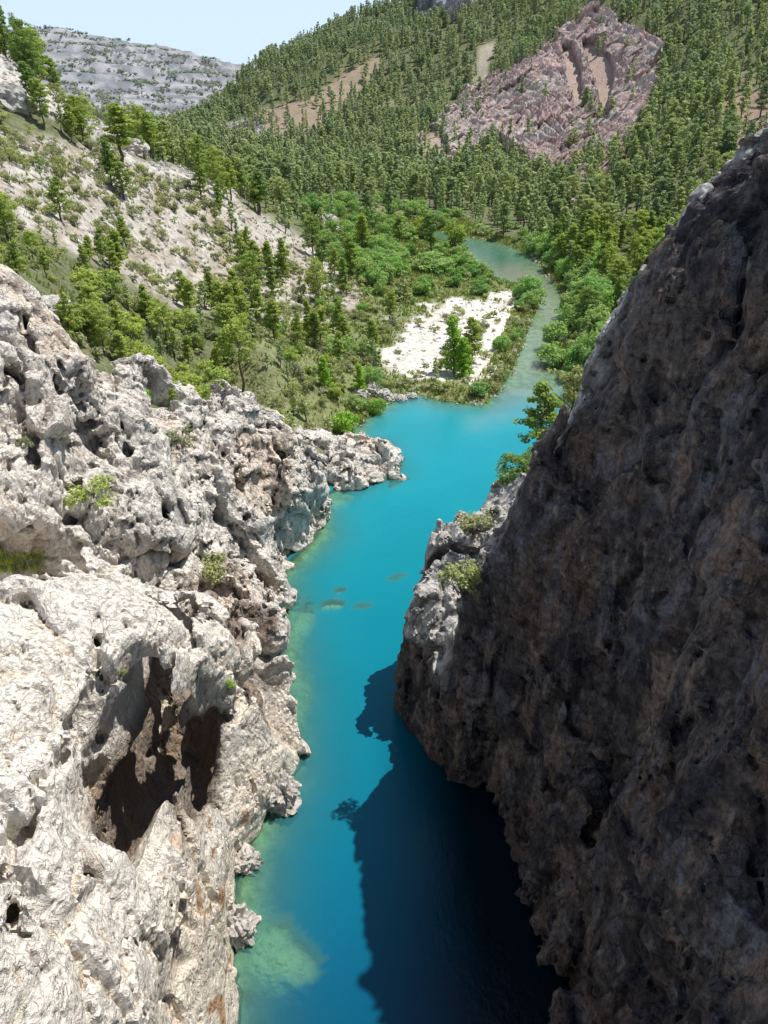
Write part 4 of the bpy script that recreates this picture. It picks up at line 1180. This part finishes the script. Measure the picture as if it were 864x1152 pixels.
# ---- which of them does the photograph show
tv = TV.reshape(520, -1, 3)[::3, ::3]; tq = grid_faces(*tv.shape[:2]); tb = BVHTree.FromPolygons(tv.reshape(-1, 3).tolist(), tq.tolist())
CAMV = Vector((0, 0, CAMZ))
RCLIFF_PX = [(864, 165), (840, 172), (790, 220), (740, 300), (690, 370), (650, 470), (600, 580), (560, 620), (864, 1152)]
LCLIFF_PX = [(-10, 300), (30, 330), (110, 385), (120, 430), (240, 465), (350, 485), (365, 600), (250, 1152), (-10, 1152)]
def visible(x, y, z, h, px, py, d):
    if not (-10 < px < 874 and -20 < py-h/d*FOC*.5 < 1152): return False
    mid = py-h/d*FOC*.6
    if poly_sd(np.array([px]), np.array([mid]), RCLIFF_PX)[0] < 2 or poly_sd(np.array([px]), np.array([mid]), LCLIFF_PX)[0] < 0: return False
    t = Vector((x, y, z+h*.8)); dv = t-CAMV; L = dv.length
    return tb.ray_cast(CAMV, dv.normalized(), L-4)[0] is None

def zone_name(kind, px, py, y, rr, h):
    """where and how it looks, in words"""
    if kind == 'pine':
        if y < 125: z_ = 'in the thicket behind the left cliff rim'
        elif px < 450 and y < 330: z_ = 'in the grove on the bare left slope' if py > 235 else 'along the crest of the left spur'
        elif px >= 560 and y < 300: z_ = 'in the wood above the right river bank'
        elif px >= 560: z_ = 'on the upper right hillside'
        else: z_ = 'at the foot of the wooded centre hill'
    elif kind == 'leafy':
        if px > 590: z_ = 'overhanging the right bank of the river'
        elif y < 120: z_ = 'between the left cliff rim and the pool'
        elif y < 190: z_ = 'on the flat left of the sandbar'
        else: z_ = 'in the green meadow by the upper bend'
    else:
        if y < 105: z_ = 'on the ground just behind the left cliff rim'
        elif px < 400 and py < 350: z_ = 'dotting the bare left slope'
        elif px > 590: z_ = 'at the foot of the right bank wood'
        else: z_ = 'around the white sandbar and pool edge'
    return z_

pools = {}
for kind, mat in (('pine', F_PINE), ('leafy', F_LEAF), ('shrub', F_SHRUB)):
    L = sorted(LIST[kind], key=lambda t: -t[3]/t[6])
    ind, rest = [], []
    for t in L:
        if len(ind) < 285 and visible(*t[:7]): ind.append(t)
        else: rest.append(t)
    for i, t in enumerate(ind):
        x, y, z, h, px, py, d, rr = t
        vi = int(rr*997) % len(VAR[kind]); zn = zone_name(kind, px, py, y, rr, h)
        hs = h/{'pine': np.interp(y, [55, 95, 130, 200, 400], [3.2, 4.0, 5.8, 8.5, 11]), 'leafy': 4.2, 'shrub': 1.7}[kind]
        size = 'tall' if hs > 1.05 else ('small' if hs < .75 else 'middle sized')
        wd = .85+.45*((rr*31.7) % 1)
        form = {'pine': 'slender airy' if wd < 1.07 else 'broad full', 'leafy': 'rounded' if wd < 1.07 else 'spreading', 'shrub': 'compact' if wd < 1.07 else 'sprawling'}[kind]
        if kind == 'shrub': size = {'tall': 'large', 'small': 'small', 'middle sized': 'middle sized'}[size]
        noun = {'pine': 'green pine', 'leafy': 'leafy tree', 'shrub': 'grey green shrub'}[kind]
        plant(kind, (x, y, z-.15), h, f'{size} {form} {noun} {zn}', group=f'{size} {form} {noun}s {zn}', vi=vi, rot=rr*50, wide=wd, mat=(F_FAR if y > 230 else (F_OLIVE if y < 122 and px < 460 else None)) if kind == 'pine' else (F_OLIVE if kind == 'leafy' and y < 115 and px < 400 else None))
    pools[kind] = rest
    print(kind, len(ind), len(rest), time.time()-T0)

# ---- the rest of each kind as one mass
def mass(name, kind, items, mat, label, cat, nvar=6, wood=True):
    prot = []
    for i in range(nvar):
        prot.append(veg(np.random.default_rng(400+i+len(kind)), kind, 1))
    Vs, Fs, Ts, Cs, Hs, n = [], [], [], [], [], 0
    WVs, WFs, wn = [], [], 0
    for i, it in enumerate(items):
        x, y, z, h, px, py, d, rr = it
        (V, F, t), (WV, WF), H = prot[int(rr*991) % nvar]
        s = h/H; a = rr*77; ca, sa = math.cos(a)*s, math.sin(a)*s; wd = .65+.8*((rr*31.7) % 1)
        M = np.array([[ca*wd, -sa*wd, 0], [sa*wd, ca*wd, 0], [0, 0, s]]).T
        Vs.append((V@M+[x, y, z-.1]).astype(f32)); Fs.append(F+n); n += len(V)
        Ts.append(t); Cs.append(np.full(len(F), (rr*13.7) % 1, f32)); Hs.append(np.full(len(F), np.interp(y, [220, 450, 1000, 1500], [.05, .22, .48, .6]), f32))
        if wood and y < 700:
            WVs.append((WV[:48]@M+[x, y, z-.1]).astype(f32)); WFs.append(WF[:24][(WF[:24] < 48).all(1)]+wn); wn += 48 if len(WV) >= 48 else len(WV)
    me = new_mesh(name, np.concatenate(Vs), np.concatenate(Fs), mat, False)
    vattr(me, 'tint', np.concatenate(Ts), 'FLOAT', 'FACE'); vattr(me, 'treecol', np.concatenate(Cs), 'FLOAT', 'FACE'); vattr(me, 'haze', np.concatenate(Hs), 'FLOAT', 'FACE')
    o = add_obj(name, me, kind='stuff', label=label, category=cat)
    if WVs:
        wm = new_mesh('trunk', np.concatenate(WVs), np.concatenate(WFs), MAT_BARK); add_obj('trunk', wm, o, kind='stuff')
    print(name, len(me.polygons), time.time()-T0)
mass('pine_forest', 'pine', pools['pine'], F_FAR, 'dense pine forest covering the hillsides up to the skyline', 'forest')
if pools['leafy']: mass('riverside_thicket', 'leafy', pools['leafy'], F_LEAF, 'green broadleaf thicket filling the flats beside the upper river', 'thicket')
if pools['shrub']: mass('scrub', 'shrub', pools['shrub'], F_SHRUB, 'low grey green scrub scattered over slopes and banks', 'scrub', wood=False)
# scattered dark trees on the distant mountain
r, x, y, z, px, py, d, sd = candidates(16000, 1100, 1900, 21)
m = (z > 12) & (fbm(np.stack([x, y, z], 1)/60, 3) > -.12) & (x < 250)
items = [(x[i], y[i], z[i], r.uniform(3.5, 7.5), 0, 0, 0, r.random()) for i in np.where(m)[0]]
F_HAZY = foliage('hazy_foliage', [(0.225, 0.285, 0.247), (0.255, 0.300, 0.247), (0.210, 0.262, 0.247)])
mass('distant_wood', 'shrub', items, F_HAZY, 'sparse dark trees speckling the hazy distant mountain', 'wood', wood=False)

# ---- loose stones
def stones(n, y0, y1, zone_fn, size, name, mat, label, seed):
    r, x, y, z, px, py, d, sd = candidates(n, y0, y1, seed)
    m = zone_fn(px, py, sd, r)
    i = np.where(m & ~((y < 95) & under_rock(x, y)))[0]
    V0, F0 = ICO1
    k = len(i); s = (size*r.uniform(.3, 1., k)**2.2*np.clip(y[i]/140, .7, 3))[:, None, None]
    a = r.uniform(0, 6.28, k); R = np.zeros((k, 3, 3)); R[:, 0, 0] = R[:, 1, 1] = np.cos(a); R[:, 0, 1] = -np.sin(a); R[:, 1, 0] = np.sin(a); R[:, 2, 2] = 1
    W = V0[None]*(1+r.normal(size=(k, len(V0), 1))*.16)*r.uniform(.5, 1.1, (k, 1, 3))
    W = np.einsum('kij,knj->kni', R, W)*s+np.stack([x[i], y[i], z[i]], 1)[:, None]
    me = new_mesh(name, W.reshape(-1, 3), (F0[None]+np.arange(k)[:, None, None]*len(V0)).reshape(-1, 3), mat, False)
    vattr(me, 'cav', np.zeros(len(me.vertices)), 'FLOAT')
    add_obj(name, me, kind='stuff', label=label, category='stones')
ICO1 = ico(2)
stones(60000, 95, 260, lambda px, py, sd, r: (inz(px, py, Z_SLOPE) | inz(px, py, Z_SCREE)) & (r.random(len(px)) < np.where(px < 190, .40, .14)) & (sd > 0), .72, 'scree', MAT_BOULDER, 'pale rubble strewn over the bare left slope', 51)
stones(60000, 100, 230, lambda px, py, sd, r: (((sd > -.6) & (sd < 1.6)) | (inz(px, py, Z_SAND) & (r.random(len(px)) < .25))), .38, 'gravel', MAT_BOULDER, 'white pebbles and cobbles on the sandbar and the waterline', 52)

# ---- grass and reeds
def blades(pts, h, w, rng):
    n = len(pts); az = rng.uniform(0, 6.283, n); ln = rng.uniform(.0, .6, n)*h
    a = np.stack([np.cos(az), np.sin(az), az*0], 1)*(w*rng.uniform(.6, 1.4, n))[:, None]
    tip = pts+np.stack([np.cos(az+1.6)*ln, np.sin(az+1.6)*ln, h], 1)
    return np.stack([pts-a, pts+a, tip], 1).reshape(-1, 3)
r, x, y, z, px, py, d, sd = candidates(170000, 62, 300, 31)
k = np.zeros(len(x)); n_ = fbm(np.stack([x, y, z*0], 1)/6, 3)
k = np.where(inz(px, py, Z_FLAT), .75+n_*1.5, k); k = np.where(inz(px, py, Z_NEARGREEN), .5+n_*1.5, k); k = np.where(inz(px, py, Z_MEADOW), 1, k)
k = np.where(inz(px, py, Z_SAND), 0, k); k = np.where((sd > 0) & (sd < 4) & (y > 100), 1, k); k = np.where(inz(px, py, Z_SLOPE), .05, k)
bm_ = (r.random(len(x)) < k) & (sd > 0) & ~((y < 95) & under_rock(x, y))
i = np.where(bm_)[0]
rep = 3; idx = np.repeat(i, rep)
P3 = np.stack([x[idx]+r.normal(size=len(idx))*.25, y[idx]+r.normal(size=len(idx))*.25, z[idx]-.03], 1)
hh = r.uniform(.25, .7, len(idx))*np.where((sd[idx] < 4), 1.5, 1.)
BV = blades(P3, hh, .07+y[idx]*.0007, r)
me = new_mesh('grass', BV, np.arange(len(BV)).reshape(-1, 3), foliage('grass_blades', [(.27, .32, .13), (.23, .33, .11), (.34, .34, .17)], .4), False)
vattr(me, 'tint', r.random(len(BV)//3), 'FLOAT', 'FACE'); vattr(me, 'treecol', (n_[idx]*2) % 1, 'FLOAT', 'FACE')
add_obj('grass', me, kind='stuff', label='green and straw coloured grass and reeds on the flats and banks', category='grass')
# green turf on the ledge of the left cliff
pts = []
for _ in range(900):
    a, b = r.uniform(-6, 42), r.uniform(624, 641)
    pts.append((a, b))
aL, bL, dL = proj(LV[:, 0], LV[:, 1], LV[:, 2])
mm = (aL > -8) & (aL < 46+r.normal(size=len(aL))*6) & (bL > 622) & (bL < 644) & (LV[:, 1] > 10)
if mm.any():
    dm = dL[mm].min(); cand = LV[mm][(dL[mm] < dm+14)]
    cand = cand[r.integers(0, len(cand), 2500)]+np.concatenate([r.normal(size=(2500, 2))*.12, np.zeros((2500, 1))], 1)
    BV = blades(cand, r.uniform(.15, .4, len(cand)), .03, r)
    me2 = new_mesh('turf', BV, np.arange(len(BV)).reshape(-1, 3), F_OLIVE, False); vattr(me2, 'tint', r.random(len(BV)//3), 'FLOAT', 'FACE')
    add_obj('turf', me2, kind='stuff', label='small patch of bright green grass on a ledge of the left cliff', category='grass')
print('veg done', time.time()-T0)
#@@REST_END@@
# ------------------------------------------------------------------ world, sun, camera
SUN_EL, SUN_AZ = math.radians(67), math.radians(22)   # azimuth measured from +X towards the far end of the valley
w = bpy.data.worlds.new('World'); bpy.context.scene.world = w; w.use_nodes = True
nt = w.node_tree; bg = nt.nodes['Background']
sky = nt.nodes.new('ShaderNodeTexSky'); sky.sky_type = 'NISHITA'; sky.sun_disc = False
sky.sun_elevation = SUN_EL; sky.sun_rotation = math.pi/2-SUN_AZ; sky.altitude = 400; sky.air_density = 1.0; sky.dust_density = .5; sky.ozone_density = 1.0
mx = nt.nodes.new('ShaderNodeMix'); mx.data_type = 'RGBA'; mx.inputs[7].default_value = (7.3, 9.1, 11.4, 1)
tc = nt.nodes.new('ShaderNodeTexCoord'); sp = nt.nodes.new('ShaderNodeSeparateXYZ'); nt.links.new(tc.outputs['Generated'], sp.inputs[0])
mr = nt.nodes.new('ShaderNodeMapRange'); nt.links.new(sp.outputs[2], mr.inputs[0])     # pale haze towards the horizon
for k_, v_ in zip((1, 2, 3, 4), (.10, .5, .9, .12)): mr.inputs[k_].default_value = v_
nt.links.new(mr.outputs[0], mx.inputs[0]); nt.links.new(sky.outputs[0], mx.inputs[6]); nt.links.new(mx.outputs[2], bg.inputs[0]); bg.inputs[1].default_value = .10
sl = bpy.data.lights.new('sun', 'SUN'); sl.energy = 5.0; sl.angle = math.radians(.5); sl.color = (1, .955, .88)
so = bpy.data.objects.new('sun', sl); COL.objects.link(so)
d = Vector((math.cos(SUN_EL)*math.cos(SUN_AZ), math.cos(SUN_EL)*math.sin(SUN_AZ), math.sin(SUN_EL)))
so.rotation_euler = d.to_track_quat('Z', 'Y').to_euler()
cam = bpy.data.cameras.new('camera'); co = bpy.data.objects.new('camera', cam); COL.objects.link(co)
cam.sensor_fit = 'VERTICAL'; cam.sensor_height = 32; cam.lens = 32*FOC/1152
cam.clip_end = 20000; cam.clip_start = .3
co.location = (0, 0, CAMZ); co.rotation_euler = (math.pi/2-PITCH, 0, 0)
sc = bpy.context.scene; sc.camera = co
sc.view_settings.view_transform = 'Standard'; sc.view_settings.look = 'None'; sc.view_settings.exposure = 0
sc.cycles.max_bounces = 6; sc.cycles.transparent_max_bounces = 8
print('script', time.time()-T0)
